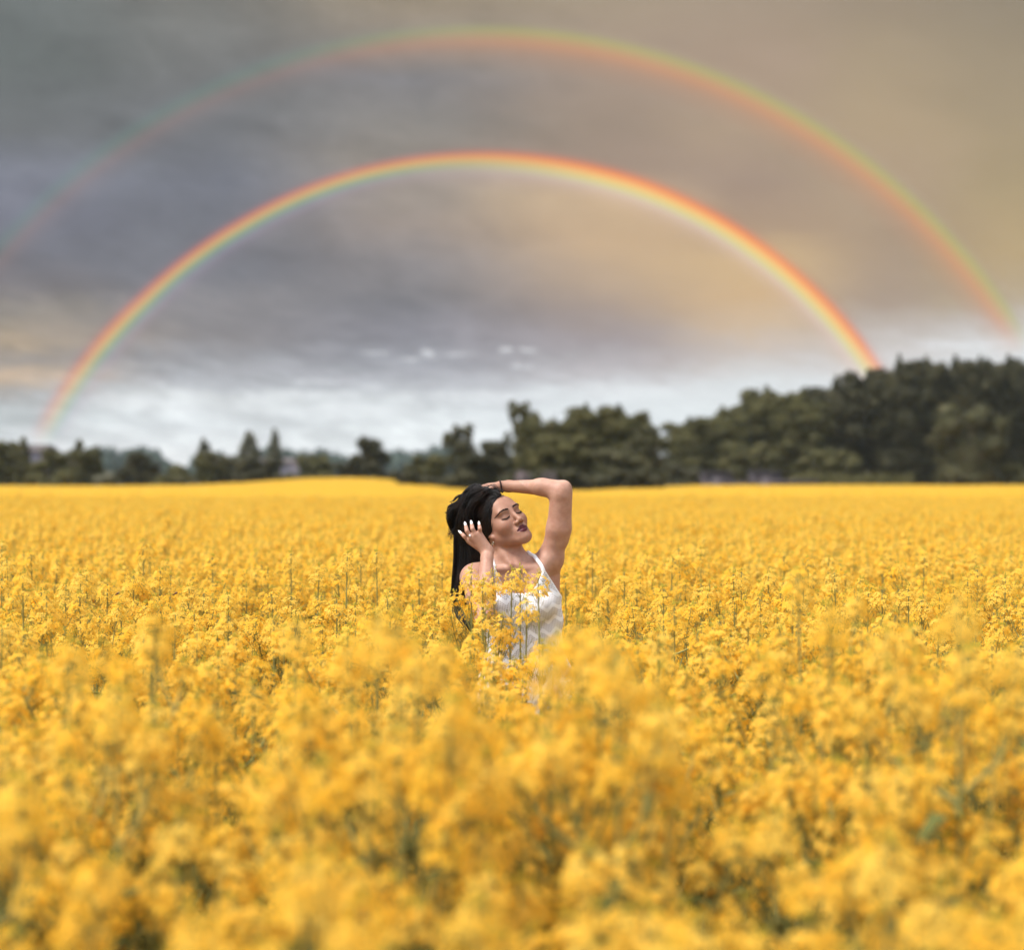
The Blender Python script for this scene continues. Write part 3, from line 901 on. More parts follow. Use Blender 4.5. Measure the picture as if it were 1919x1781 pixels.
# --- head
h = dict(head=True, grp='head')
add('ell', (0, -.018, .028), (.0725, .094, .082), k=.03, **h)
add('ell', (0, .032, -.020), (.061, .058, .086), k=.03, **h)
for s in (-1, 1):
    add('cone', (s * .052, -.002, -.050), (s * .017, .070, -.098), .017, .019, k=.03, **h)
    add('ell', (s * .039, .058, -.030), (.026, .026, .026), k=.022, **h)
    add('ell', (s * .027, .077, .020), (.025, .013, .010), k=.016, **h)
add('ell', (0, .078, -.102), (.022, .021, .017), k=.018, **h)
add('ell', (0, .060, .042), (.043, .024, .032), k=.03, **h)
for s in (-1, 1):
    add('ell', (s * .0300, .103, -.0035), (.020, .014, .0135), k=.013, op='s', **h)
    add('ell', (s * .0305, .0735, -.0020), (.0150, .0130, .0120), k=.006, **h)
add('ell', (0, .082, -.071), (.028, .017, .022), k=.018, **h)
add('cone', (0, .086, .010), (0, .1070, -.036), .0065, .0095, k=.012, **h)
add('ell', (0, .1090, -.0385), (.0095, .0090, .0085), k=.006, **h)
for s in (-1, 1):
    add('ell', (s * .0135, .0985, -.0425), (.0085, .0110, .0080), k=.006, **h)
    add('ell', (s * .0068, .1050, -.0500), (.0036, .0060, .0042), k=.003, op='s', **h)
    add('cone', (s * .0235, .0855, -.0715), (s * .0050, .0985, -.0645), .0025, .0056, k=.005, **h)
    add('cone', (s * .0235, .0855, -.0725), (s * .0060, .0975, -.0775), .0025, .0066, k=.005, **h)
    # ear
    add('ell', (s * .0735, -.006, -.008), (.0065, .017, .030), rot_axes((1, s * .35, 0), (-s * .35, 1, 0), (0, 0, 1)), k=.006, **h)
    add('ell', (s * .0775, -.002, -.004), (.0040, .009, .018), k=.004, op='s', **h)
    add('ell', (s * .0720, .003, -.0400), (.0050, .0075, .0085), k=.006, **h)
for s in (-1, 1):
    add('cone', (0, .1045, -.0712), (s * .012, .1005, -.0716), .0020, .0020, k=.003, op='s', **h)
    add('cone', (s * .012, .1005, -.0716), (s * .023, .0905, -.0726), .0020, .0012, k=.003, op='s', **h)
add('cone', (0, .1045, -.0550), (0, .1010, -.0600), .0018, .0018, k=.004, op='s', **h)


def surface_net(fn, lo, hi, hstep, pad=.02):
    lo = np.asarray(lo, float); hi = np.asarray(hi, float)
    B = 8
    nb = np.ceil((hi - lo) / hstep / B).astype(int)
    n = nb * B
    V = np.full(n, .05, np.float32)
    gi = np.stack(np.meshgrid(*[np.arange(k) for k in nb], indexing='ij'), -1).reshape(-1, 3)
    cen = lo + (gi + .5) * B * hstep
    d = fn(cen)
    act = gi[np.abs(d) < B * hstep * .95 + pad * .5]
    V_in = gi[(d <= -(B * hstep * .95 + pad * .5))]
    for g in V_in:
        V[g[0] * B:(g[0] + 1) * B, g[1] * B:(g[1] + 1) * B, g[2] * B:(g[2] + 1) * B] = -.05
    loc = np.stack(np.meshgrid(*[np.arange(B)] * 3, indexing='ij'), -1).reshape(-1, 3)
    for s in range(0, len(act), 600):
        a = act[s:s + 600]
        ii = (a[:, None, :] * B + loc[None]).reshape(-1, 3)
        V[ii[:, 0], ii[:, 1], ii[:, 2]] = fn(lo + ii * hstep)
    S = V < 0
    c = np.zeros(tuple(n - 1), np.int8)
    for dx in (0, 1):
        for dy in (0, 1):
            for dz in (0, 1):
                c += S[dx:n[0] - 1 + dx, dy:n[1] - 1 + dy, dz:n[2] - 1 + dz]
    cells = np.argwhere((c > 0) & (c < 8))
    del c
    corner = [(x, y, z) for x in (0, 1) for y in (0, 1) for z in (0, 1)]
    cv = np.stack([V[cells[:, 0] + x, cells[:, 1] + y, cells[:, 2] + z] for x, y, z in corner], 1).astype(float)
    acc = np.zeros((len(cells), 3)); cnt = np.zeros(len(cells))
    for i, a in enumerate(corner):
        for j, b in enumerate(corner):
            if j > i and sum(abs(u - v) for u, v in zip(a, b)) == 1:
                va, vb = cv[:, i], cv[:, j]
                x = (va < 0) != (vb < 0)
                t = np.where(x, va / np.where(x, va - vb, 1), 0)
                pt = np.array(a) + t[:, None] * (np.array(b) - np.array(a))
                acc += pt * x[:, None]; cnt += x
    verts = lo + (cells + acc / cnt[:, None]) * hstep
    idx = np.full(tuple(n - 1), -1, np.int32)
    idx[cells[:, 0], cells[:, 1], cells[:, 2]] = np.arange(len(cells))
    quads = []
    for ax in range(3):
        sl0 = [slice(None)] * 3; sl1 = [slice(None)] * 3
        sl0[ax] = slice(0, -1); sl1[ax] = slice(1, None)
        A, Bq = S[tuple(sl0)], S[tuple(sl1)]
        e = np.argwhere(A != Bq)
        u, v = [(1, 2), (2, 0), (0, 1)][ax]
        e = e[(e[:, u] > 0) & (e[:, v] > 0) & (e[:, u] < n[u] - 1) & (e[:, v] < n[v] - 1)]
        fl = A[e[:, 0], e[:, 1], e[:, 2]]
        def at(du, dv):
            q = e.copy(); q[:, u] += du; q[:, v] += dv
            return idx[q[:, 0], q[:, 1], q[:, 2]]
        q = np.stack([at(-1, -1), at(0, -1), at(0, 0), at(-1, 0)], 1)
        q[~fl] = q[~fl][:, ::-1]
        quads.append(q)
    quads = np.concatenate(quads)
    quads = quads[(quads >= 0).all(1)]
    return verts, quads


def cam_ray(px, py, fn, y0=5.4, y1=6.6):
    """walk along the line of sight until the surface"""
    a, b = P(px, py, y0), P(px, py, y1)
    d = (b - a) / np.linalg.norm(b - a)
    p = a.copy()
    for _ in range(90):
        s = float(fn(p[None])[0])
        if s < 3e-4:
            break
        p = p + d * min(s * .8, .05)
    return p


def on_face(x, z):
    """point of the face surface at head coordinates x, z"""
    q = np.array([x, .16, z], float)
    for _ in range(60):
        s = float(field(from_head(q)[None])[0])
        if s < 2e-4:
            break
        q[1] -= min(s * .7, .03) / HS
    return q


bv, bf = surface_net(field, (-.26, 5.68, -.01), (.26, 6.26, 1.68), .0027)
hq = to_head(bv)
ax_ = np.abs(hq[:, 0])
up = -.0570 - .30 * np.clip(ax_ - .004, 0, 1) - .0015 * np.exp(-(ax_ / .003) ** 2) - 9 * ax_ ** 2
lo_ = -.0865 + .12 * ax_ + 16 * ax_ ** 2
lip = np.minimum(np.minimum(up - hq[:, 2], hq[:, 2] - lo_), (.0255 - ax_))
lip = np.where(hq[:, 1] > .07, lip, -.02)
eyeshadow = np.exp(-(((ax_ - .031) / .019) ** 2 + ((hq[:, 2] - .006) / .010) ** 2)) * (hq[:, 1] > .05)  # brown eye make-up on the lids
blush = np.exp(-(((ax_ - .052) / .016) ** 2 + ((hq[:, 2] + .032) / .018) ** 2)) * (hq[:, 1] > .0)
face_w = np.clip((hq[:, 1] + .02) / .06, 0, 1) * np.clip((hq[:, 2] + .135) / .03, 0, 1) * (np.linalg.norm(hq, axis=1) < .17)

skin, t, b = material('skin')
tc = t.n('ShaderNodeTexCoord').outputs['Object']
nz = t.n('ShaderNodeTexNoise', ins={'Vector': tc, 'Scale': 26.0, 'Detail': 7.0, 'Roughness': .65}).outputs['Fac']
c0 = t.mix(t.step(nz, .32, .68), (.405, .212, .150, 1), (.50, .29, .212, 1))
la = t.n('ShaderNodeAttribute', attribute_name='eyeshadow').outputs['Fac']
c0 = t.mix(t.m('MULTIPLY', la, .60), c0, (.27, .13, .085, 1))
la = t.n('ShaderNodeAttribute', attribute_name='blush').outputs['Fac']
c0 = t.mix(t.m('MULTIPLY', la, .45), c0, (.44, .17, .10, 1))
la = t.n('ShaderNodeAttribute', attribute_name='lip').outputs['Fac']
lf = t.step(la, -.0008, .0008)
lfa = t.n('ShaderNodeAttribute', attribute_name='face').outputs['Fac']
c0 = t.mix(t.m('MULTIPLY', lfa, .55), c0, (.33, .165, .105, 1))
c0 = t.mix(lf, c0, (.105, .018, .028, 1))
t.put(b.inputs['Base Color'], c0)
t.put(b.inputs['Roughness'], t.m('SUBTRACT', .52, t.m('MULTIPLY', lf, .02)))
b.inputs['Specular IOR Level'].default_value = .35
b.inputs['Subsurface Weight'].default_value = .18
b.inputs['Subsurface Radius'].default_value = (.012, .004, .002)
b.inputs['Subsurface Scale'].default_value = .6
nb_ = t.n('ShaderNodeTexNoise', ins={'Vector': tc, 'Scale': 420.0, 'Detail': 2.0}).outputs['Fac']
t.put(b.inputs['Normal'], t.n('ShaderNodeBump', ins={'Strength': .12, 'Distance': .001, 'Height': nb_}).outputs[0])

person = empty('person', 'dark haired woman in white knit dress with one arm raised over her head', 'person', (.03, 6.08, 0))


def pobj(name, me, label=None, parent=None):
    o = obj(name, me, parent or person)
    if parent is None:
        o.matrix_parent_inverse = Matrix.Translation((-.03, -6.08, 0))
    if label:
        o['label'] = label
    return o


body = pobj('body', np_mesh('body', bv, bf, skin, attrs={'lip': lip, 'eyeshadow': eyeshadow, 'blush': blush, 'face': face_w}))


def tubes(paths, radii, sides=4):
    """paths (n, m, 3), radii (n, m) -> vertices and quads of thin tapering tubes"""
    n, m = paths.shape[:2]
    tan = np.gradient(paths, axis=1)
    tan /= np.linalg.norm(tan, axis=2, keepdims=True) + 1e-9
    ref = np.broadcast_to(np.array([.31, -.9, .22]), tan.shape)
    u = np.cross(tan, ref); u /= np.linalg.norm(u, axis=2, keepdims=True) + 1e-9
    v = np.cross(tan, u)
    an = np.arange(sides) * 2 * np.pi / sides
    ring = paths[:, :, None] + radii[:, :, None, None] * (np.cos(an)[None, None, :, None] * u[:, :, None] + np.sin(an)[None, None, :, None] * v[:, :, None])
    V = ring.reshape(-1, 3)
    i, j, k = np.meshgrid(np.arange(n), np.arange(m - 1), np.arange(sides), indexing='ij')
    base = (i * m + j) * sides
    q = np.stack([base + k, base + (k + 1) % sides, base + sides + (k + 1) % sides, base + sides + k], -1).reshape(-1, 4)
    return V, q


# --- hair
hair_m, t, b = material('hair')
tc = t.n('ShaderNodeTexCoord').outputs['Object']
nz = t.n('ShaderNodeTexNoise', ins={'Vector': tc, 'Scale': 22.0, 'Detail': 3.0}).outputs['Fac']
t.put(b.inputs['Base Color'], t.ramp(nz, [(.38, (.0035, .003, .0035)), (.55, (.010, .007, .007)), (.72, (.030, .016, .012))]))
b.inputs['Roughness'].default_value = .42
b.inputs['Specular IOR Level'].default_value = .35
rng = np.random.default_rng(4)


def cubic(cp, m):
    """Catmull-Rom through control points cp (n, k, 3) -> (n, m, 3)"""
    n, k = cp.shape[:2]
    c = np.concatenate([2 * cp[:, :1] - cp[:, 1:2], cp, 2 * cp[:, -1:] - cp[:, -2:-1]], 1)
    s = np.linspace(0, k - 1 - 1e-6, m)
    i = s.astype(int); f = (s - i)[None, :, None]
    p0, p1, p2, p3 = c[:, i], c[:, i + 1], c[:, i + 2], c[:, i + 3]
    return .5 * (2 * p1 + (p2 - p0) * f + (2 * p0 - 5 * p1 + 4 * p2 - p3) * f ** 2 + (3 * p1 - p0 - 3 * p2 + p3) * f ** 3)


def hair_cap(p):
    q = to_head(p)
    cap = sd_ell(q, (0, -.018, .030), (.079, .098, .088))
    for sx in (-1, 1):
        cap = smin(cap, sd_cone(q, (sx * .060, .008, .022), (sx * .066, -.014, -.018), .021, .018), .01)
    return cap


def hair_core(p):
    q = to_head(p)
    cap = sd_ell(q, (0, -.018, .030), (.079, .098, .088))
    face = .886 * q[:, 1] - .464 * q[:, 2] - .0300
    cap = smax(cap, face, .012)
    bulk = sd_ell(p, P(885, 962, 6.13), (.048, .058, .080), rot_axes((1, 0, .25), (0, 1, 0), (-.25, 0, 1)))
    d = smin(cap, bulk, .015)
    for sx in (-1, 1):
        d = smin(d, sd_cone(q, (sx * .060, .008, .022), (sx * .066, -.014, -.018), .021, .018), .01)
    d = smin(d, sd_ell(p, P(894, 929, 6.12), (.042, .056, .024), rot_axes((1, 0, .45), (0, 1, 0), (-.45, 0, 1))), .02)
    col = [P(890, 985, 6.11), P(888, 1020, 6.12), P(878, 1070, 6.12), P(866, 1110, 6.10), P(860, 1132, 6.09)]
    rr = [.046, .046, .043, .031, .015]
    for i in range(4):
        d = smin(d, sd_cone(p * np.array([1, 1.25, 1]), col[i] * np.array([1, 1.25, 1]), col[i + 1] * np.array([1, 1.25, 1]), rr[i], rr[i + 1]) * .85, .02)
    d = smax(d, -(sd_cone(p, P(940, 1010, 5.98), P(935, 1060, 5.98), .04, .05)), .01)
    streak = np.sin(p[:, 0] * 420 + np.sin(p[:, 2] * 22) * 3) * .0012 + np.sin(p[:, 0] * 170 + p[:, 2] * 30) * .0018
    return d + streak - .001


hv, hf_ = surface_net(hair_core, (-.32, 5.95, 1.08), (.10, 6.26, 1.66), .0035)

# strands: from the hairline over the skull, gathered at the back, then falling behind the shoulder
ns = 5200
fr = rng.random(ns)
th = rng.uniform(-1.45, 1.55, ns)          # around the hairline: -1.5 her right ear, 0 forehead, +1.5 her left ear
lag = rng.random(ns) ** 1.6                 # how far behind the hairline it is rooted
ht = np.abs(th) / 1.5
hl = np.stack([np.interp(ht, [0, .3, .55, .75, .9, 1.04], c) for c in ([0, .030, .055, .068, .071, .071], [.074, .069, .052, .030, .020, .002], [.082, .077, .060, .030, .0, -.026])], 1)
hl[:, 0] *= np.sign(th)
back = np.stack([rng.normal(-.18, .35, ns), np.full(ns, -1.0), rng.normal(-.10, .35, ns)], 1)
C0 = np.array([0, -.018, .030]); RA = np.array([.0815, .101, .0905])
d0 = (hl + rng.normal(0, .0015, (ns, 3)) - C0) / RA
d0 /= np.linalg.norm(d0, axis=1, keepdims=True)
side = np.clip(-th, -.4, 1.4)[:, None]
d1 = back / np.linalg.norm(back, axis=1, keepdims=True) + side * np.array([-.35, 0, -.25])
d1 /= np.linalg.norm(d1, axis=1, keepdims=True)
mid = []
lift = 1.0 + .04 * rng.random(ns) + .02
for i, s in enumerate((0, .25, .5, .75, 1.0)):
    s_ = lag * .55 * (1 - s) + s
    dd = d0 * (1 - s_)[:, None] + d1 * s_[:, None]
    dd /= np.linalg.norm(dd, axis=1, keepdims=True)
    k = (1.0 + (lift - 1) * min(1, s * 2.2) + .10 * s * s * rng.random(ns))[:, None]
    mid.append(from_head(C0 + dd * RA * k))
mid = np.stack(mid, 1)
ang = rng.uniform(0, 2 * np.pi, ns); rad = np.sqrt(rng.random(ns))
ox, oy = np.cos(ang) * rad, np.sin(ang) * rad
col = [(883, 968, 6.12, .055, .055), (882, 1000, 6.12, .055, .05), (886, 1035, 6.115, .060, .045), (879, 1080, 6.11, .054, .04), (866, 1112, 6.10, .040, .032), (858, 1138, 6.09, .022, .02)]
g = mid[:, 3] - mid[:, 3].mean(0)
ox = np.clip(g[:, 0] / .055, -1.2, 1.2) * .75 + rng.normal(0, .22, ns)
oy = np.clip(g[:, 1] / .055, -1.2, 1.2) * .75 + rng.normal(0, .22, ns)
nrm = np.maximum(1, np.hypot(ox, oy)); ox, oy = ox / nrm, oy / nrm
zo = rng.normal(0, .004, ns)
cp = []
for px, py, y, rx, ry in col:
    c = P(px, py, y)
    cp.append(c + np.stack([ox * rx, oy * ry, zo], 1))
cp = np.stack(cp, 1)
end = rng.uniform(.75, 1.0, ns)
cp[:, -1] = cp[:, -2] + (cp[:, -1] - cp[:, -2]) * (rng.random(ns) * 1.15)[:, None]
allp = np.concatenate([mid[:, :4], mid[:, 3:4] * .5 + cp[:, :1] * .5, cp[:, 1:]], 1)
allp += rng.normal(0, .0012, allp.shape)
paths = cubic(allp, 30)
clump = (rng.integers(0, 90, ns))
off = rng.normal(0, .003, (90, 3))[clump]
paths += off[:, None] * np.linspace(0, 1, 30)[None, :, None]
# keep strands out of the body
def push_out(paths, clear=.0015, core=False):
    fd = (lambda p: np.minimum(field(p), hair_cap(p))) if core else field
    sh = paths.shape
    p = paths.reshape(-1, 3)
    for _ in range(2):
        d = fd(p)
        m = np.nonzero(d < clear)[0]
        if not len(m):
            break
        q = p[m]; e = 1e-3
        g = np.stack([fd(q + np.eye(3)[i] * e) - fd(q - np.eye(3)[i] * e) for i in range(3)], 1)
        g /= np.linalg.norm(g, axis=1, keepdims=True) + 1e-9
        p[m] = q + g * np.minimum(clear - d[m], .03)[:, None]
    return p.reshape(sh)
paths = push_out(paths, .0008, True)
qh = to_head(paths[:, :9].reshape(-1, 3)).reshape(ns, 9, 3)
keep = (.886 * qh[..., 1] - .464 * qh[..., 2]).max(1) < .0350
u_ = 959.5 + F * paths[:, :8, 0] / paths[:, :8, 1]; v_ = 890.5 - F * (paths[:, :8, 2] - CAMZ) / paths[:, :8, 1]
keep &= ~((u_ > 940) & (v_ < 945)).any(1)
paths, ns = paths[keep], int(keep.sum())
paths[:, 1:-1] = (paths[:, :-2] + paths[:, 1:-1] * 2 + paths[:, 2:]) / 4
rd = np.interp(np.linspace(0, 1, 30), [0, .06, .8, 1], [.0006, .0011, .0009, .0003])[None] * rng.uniform(.7, 1.3, (ns, 1))
sv, sq = tubes(paths, rd)
# loose locks: thrown up over the hand, tips at the back of the head, fly-aways
locks = []
def lock(pts, n, spread, tip=.2, r=.001):
    cp = np.array([P(*q) for q in pts])[None] + np.zeros((n, 1, 1))
    o = rng.normal(0, spread, (n, 1, 3)) * np.linspace(1, tip, len(pts))[None, :, None] + rng.normal(0, spread * .25, (n, len(pts), 3))
    pth = cubic(cp + o, 30)
    pth = push_out(pth, .0035)
    locks.append((pth, np.interp(np.linspace(0, 1, 30), [0, .1, .7, 1], [.0004, r, r, .0003])[None] * rng.uniform(.7, 1.2, (n, 1))))
lock([(934, 928, 6.04), (926, 922, 6.055), (912, 923, 6.07), (896, 927, 6.09), (880, 935, 6.12), (868, 960, 6.13)], 170, .006, 1.3)
lock([(931, 925, 6.045), (916, 921, 6.06), (903, 919, 6.07), (888, 917, 6.08), (874, 928, 6.10), (863, 947, 6.11), (858, 975, 6.12)], 220, .006, 1.2)
lock([(904, 919, 6.06), (897, 914, 6.08), (886, 913, 6.10), (875, 924, 6.10), (865, 940, 6.10), (855, 953, 6.10), (852, 970, 6.10)], 200, .0045, 1.3)
lock([(911, 921, 6.04), (898, 918, 6.045), (882, 925, 6.05), (868, 938, 6.08), (858, 955, 6.08), (854, 985, 6.10)], 60, .004, 1.4)
lock([(870, 930, 6.08), (858, 942, 6.08), (848, 946, 6.08), (841, 950, 6.08), (838, 958, 6.08)], 50, .0035, .1)
lock([(900, 926, 6.045), (884, 936, 6.05), (873, 955, 6.05), (869, 980, 6.055), (868, 1010, 6.07)], 240, .013, 1.0)
for q in range(14):
    r_ = rng.uniform(0, 1, 4)
    lock([(906 - 6 * r_[0], 915, 6.07), (897, 913 - 2 * r_[1], 6.08), (887 - 4 * r_[2], 910 + 5 * r_[3], 6.085), (875 - 4 * r_[0], 921 + 8 * r_[1], 6.09), (865 - 4 * r_[2], 937 + 8 * r_[0], 6.09), (854 + 5 * r_[3], 954, 6.09), (852 + 6 * r_[1], 975, 6.09)], 9, .0016, 1.6, .0008)
for tx, ty, fx, fy in ((834, 961, 866, 936), (838, 957, 864, 940), (843, 941, 868, 928), (836, 972, 858, 950), (848, 1006, 862, 978), (846, 992, 864, 962)):
    lock([(fx, fy, 6.08), (fx * .6 + tx * .4, fy * .6 + ty * .4 - 2, 6.08), (tx + 7, ty - 2, 6.08), (tx, ty, 6.08)], 26, .0035, .05, .0009)
lock([(875, 925, 6.08), (862, 938, 6.08), (851, 944, 6.09), (846, 943, 6.09)], 30, .003, .1)
lock([(862, 940, 6.08), (850, 952, 6.08), (843, 958, 6.08), (842, 972, 6.08), (846, 988, 6.09), (853, 1000, 6.1), (858, 1012, 6.1)], 70, .0035, 1.0)
lock([(862, 945, 6.10), (852, 955, 6.10), (848, 972, 6.10), (850, 990, 6.10), (856, 1005, 6.10), (862, 1030, 6.1)], 90, .004, 1.0)
lock([(868, 960, 6.09), (856, 985, 6.09), (853, 1010, 6.09), (852, 1050, 6.09), (849, 1090, 6.09), (848, 1120, 6.09), (851, 1139, 6.09)], 60, .0025, 1.2, .0008)
lock([(866, 1100, 6.10), (856, 1125, 6.09), (858, 1145, 6.07), (866, 1157, 6.05), (876, 1168, 6.03), (884, 1180, 6.02)], 130, .007, 1.0)
lock([(860, 990, 6.08), (846, 1000, 6.08), (843, 1008, 6.07), (850, 1014, 6.07)], 5, .005, 1.5, .0004)
for k in range(26):
    u_ = k / 25
    bx = np.interp(u_, [0, .35, .7, 1], [905, 876, 854, 853]); by = np.interp(u_, [0, .35, .7, 1], [915, 928, 960, 1000])
    lock([(bx + 10, by + 8, 6.09), (bx + 1, by + 1, 6.09), (bx - 7 + rng.uniform(-4, 3), by + rng.uniform(-5, 9), 6.09), (bx - 11 + rng.uniform(-4, 5), by + rng.uniform(4, 20), 6.09)], 7, .0022, .8, .0007)
lock([(858, 1000, 6.1), (853, 1040, 6.1), (848, 1090, 6.1), (846, 1115, 6.09)], 10, .003, 1.5, .0004)
vs, qs, base = [hv], [hf_], len(hv)
vs.append(sv); qs.append(sq + base); base += len(sv)
for pth, r_ in locks:
    v_, q_ = tubes(pth, np.broadcast_to(r_, pth.shape[:2]))
    vs.append(v_); qs.append(q_ + base); base += len(v_)
hair = pobj('hair', np_mesh('hair', np.concatenate(vs), np.concatenate(qs), hair_m))

# --- brows and lashes
brow_m = simple('brow_hair', (.022, .010, .008), .7)
def face_hairs(starts, dirs, r0, name, lift=.0008, bend=0.0):
    paths = []
    for (x, z), (dx, dz) in zip(starts, dirs):
        pt = []
        for s in np.linspace(0, 1, 4):
            q = on_face(x + dx * s, z + dz * s)
            pt.append(from_head(q + np.array([0, lift + bend * s * s, 0])))
        paths.append(pt)
    paths = np.array(paths)
    v_, q_ = tubes(paths, np.broadcast_to(np.array([r0, r0, r0 * .8, r0 * .3]), paths.shape[:2]))
    return np_mesh(name, v_, q_, brow_m)
BR = np.array([to_head(cam_ray(x, y, field)[None])[0][[0, 2]] for x, y in ((952.5, 954.2), (944.5, 955.6), (937.5, 959.6), (931.2, 967.2))])
BR[:, 0] = np.abs(BR[:, 0])
for s in (-1, 1):
    st, di = [], []
    for i in range(120):
        f_ = rng.random()
        x = np.interp(f_, [0, .35, .7, 1], BR[:, 0]); z = np.interp(f_, [0, .35, .7, 1], BR[:, 1])
        wd = .0030 * (1 - f_ * .75)
        st.append((s * x, z + rng.uniform(-wd, wd)))
        di.append((s * .0055, .0026 * (1 - 2.2 * f_)))
    pobj('eyebrow', face_hairs(st, di, .0009, 'eyebrow', .0005))
    st, di = [], []
    for i in range(34):
        f_ = i / 33
        x = .0175 + .0300 * f_
        z = -.0055 - .0050 * math.sin(f_ * math.pi) + .0015 * f_
        st.append((s * x, z))
        di.append((s * (.0006 + .004 * f_), -.0035 - .0008 * f_))
    for i in range(40):
        f_ = i / 39
        st.append((s * (.0170 + .0315 * f_), -.0052 - .0050 * math.sin(f_ * math.pi) + .0016 * f_))
        di.append((s * .0016, -.0001))
    pobj('eyelashes', face_hairs(st, di, .00062, 'eyelashes', .0006, .0025))

# --- nails, ring, earring, hair tie
nail_m = simple('nail_polish', (.85, .83, .82), .22, spec=.5)
silver = simple('silver', (.8, .79, .76), .25, 1.0)
stone = simple('white_stone', (.9, .9, .92), .08, spec=.9)
for d1, t_, r in NAILS:
    ax = (t_ - d1) / np.linalg.norm(t_ - d1)
    out = np.array([0, -1, .1]); out -= ax * (out @ ax); out /= np.linalg.norm(out)
    sd = np.cross(ax, out)
    vv, ff = [], []
    nu, nv = 9, 7
    for i in range(nu):
        u = i / (nu - 1)
        w = r * .74 * (math.sin(min(1, .35 + u * 1.4) * math.pi / 2) if u < .45 else 1 - ((u - .45) / .60) ** 1.35)
        c = t_ + ax * (-.0065 + .0195 * u) + out * (r * .72 - .0030 * u)
        for j in range(nv):
            a = (j / (nv - 1) - .5) * 2.2
            vv.append(c + sd * math.sin(a) * w * 1.05 + out * (math.cos(a) - .6) * w * .6 + out * .0006)
    for i in range(nu - 1):
        for j in range(nv - 1):
            a = i * nv + j
            ff.append((a, a + nv, a + nv + 1, a + 1))
    nm = np_mesh('fingernail', vv, ff, nail_m)
    no = pobj('fingernail', nm)
    sm = no.modifiers.new('thick', 'SOLIDIFY'); sm.thickness = .0009; sm.offset = 0


def torus_mesh(name, c, axis, R, r, mat, nu=32, nv=8, flat=1.0, squash=1.0):
    axis = np.asarray(axis, float); axis /= np.linalg.norm(axis)
    u = np.cross(axis, (0, 1, .2)); u /= np.linalg.norm(u); v = np.cross(axis, u)
    V, Q = [], []
    for i in range(nu):
        a = 2 * np.pi * i / nu
        rad = np.cos(a) * u + np.sin(a) * v * squash
        for j in range(nv):
            b_ = 2 * np.pi * j / nv
            V.append(c + rad * (R + r * np.cos(b_)) + axis * r * np.sin(b_) * flat)
            Q.append((i * nv + j, ((i + 1) % nu) * nv + j, ((i + 1) % nu) * nv + (j + 1) % nv, i * nv + (j + 1) % nv))
    return np_mesh(name, V, Q, mat)


def blob_mesh(name, c, r, mat, axes=None, n=10):
    V, Q = [], []
    for i in range(n + 1):
        a = math.pi * i / n
        for j in range(2 * n):
            b_ = math.pi * j / n
            p = np.array([math.sin(a) * math.cos(b_), math.sin(a) * math.sin(b_), math.cos(a)]) * np.asarray(r)
            V.append(c + (axes @ p if axes is not None else p))
    for i in range(n):
        for j in range(2 * n):
            k = (j + 1) % (2 * n)
            Q.append((i * 2 * n + j, (i + 1) * 2 * n + j, (i + 1) * 2 * n + k, i * 2 * n + k))
    return np_mesh(name, V, Q, mat)


rc = kn[1] + (P(*fing[1][1], 5.93) - kn[1]) * .30
ring = pobj('ring', torus_mesh('ring', rc, P(*fing[1][1], 5.93) - kn[1], .0098, .0011, silver))
pobj('stone', blob_mesh('stone', rc + np.array([-.001, -.0115, .001]), (.0042, .0030, .0050), stone, n=6), parent=ring)
lobe = cam_ray(923.3, 1015.5, field)
ear = pobj('earring', torus_mesh('earring', lobe + np.array([.0008, -.002, -.0065]), (.8, .5, .1), .0058, .0011, silver))
ba = (WL + (.03, 0, 0)) - WL
wc = P(939, 912.0, 6.087)
tie_m = simple('dark_elastic', (.030, .012, .010), .75)
br = pobj('hair_tie', torus_mesh('hair_tie', wc, (1, 0.05, .22), .0240, .0024, tie_m, flat=1.3), 'thin dark brown hair tie round the raised wrist')
pobj('knot', blob_mesh('knot', P(941.5, 921.3, 6.07), (.0065, .006, .0042), tie_m, n=6), parent=br)

# --- dress
def top_of_dress(x, z):
    tx = x - .028
    a = np.abs(tx)
    scoop = 1.207 + .080 * np.clip(a / .085, 0, 1.3) ** 3
    outer = 1.300 - 1.6 * np.clip(a - .092, 0, 1)
    return np.minimum(scoop, outer)


strapR = [(1017, 1088), (1021.5, 1072), (1017, 1056), (1007, 1045), (996, 1039), (986, 1036)]
strapL = [(931, 1083), (929, 1070), (924.5, 1058), (919, 1048)]
SN = ('torso', 'neck', 'arm')
sR = [cam_ray(x, y, field) for x, y in strapR]
nohand = lambda p: field(p, ('torso', 'neck'))
sL = [cam_ray(x, y, nohand) for x, y in strapL]
def back_of(x, z):
    p = np.array([x, 6.4, z])
    for _ in range(60):
        s = float(nohand(p[None])[0])
        if s < 3e-4: break
        p[1] -= s * .8
    return p
sR += [np.array([.055, 6.10, 1.362])] + [back_of(x, z) for x, z in ((.07, 1.33), (.085, 1.28), (.09, 1.22))]
sL += [np.array([-.055, 6.10, 1.345])] + [back_of(x, z) for x, z in ((-.05, 1.30), (-.045, 1.25), (-.04, 1.20))]


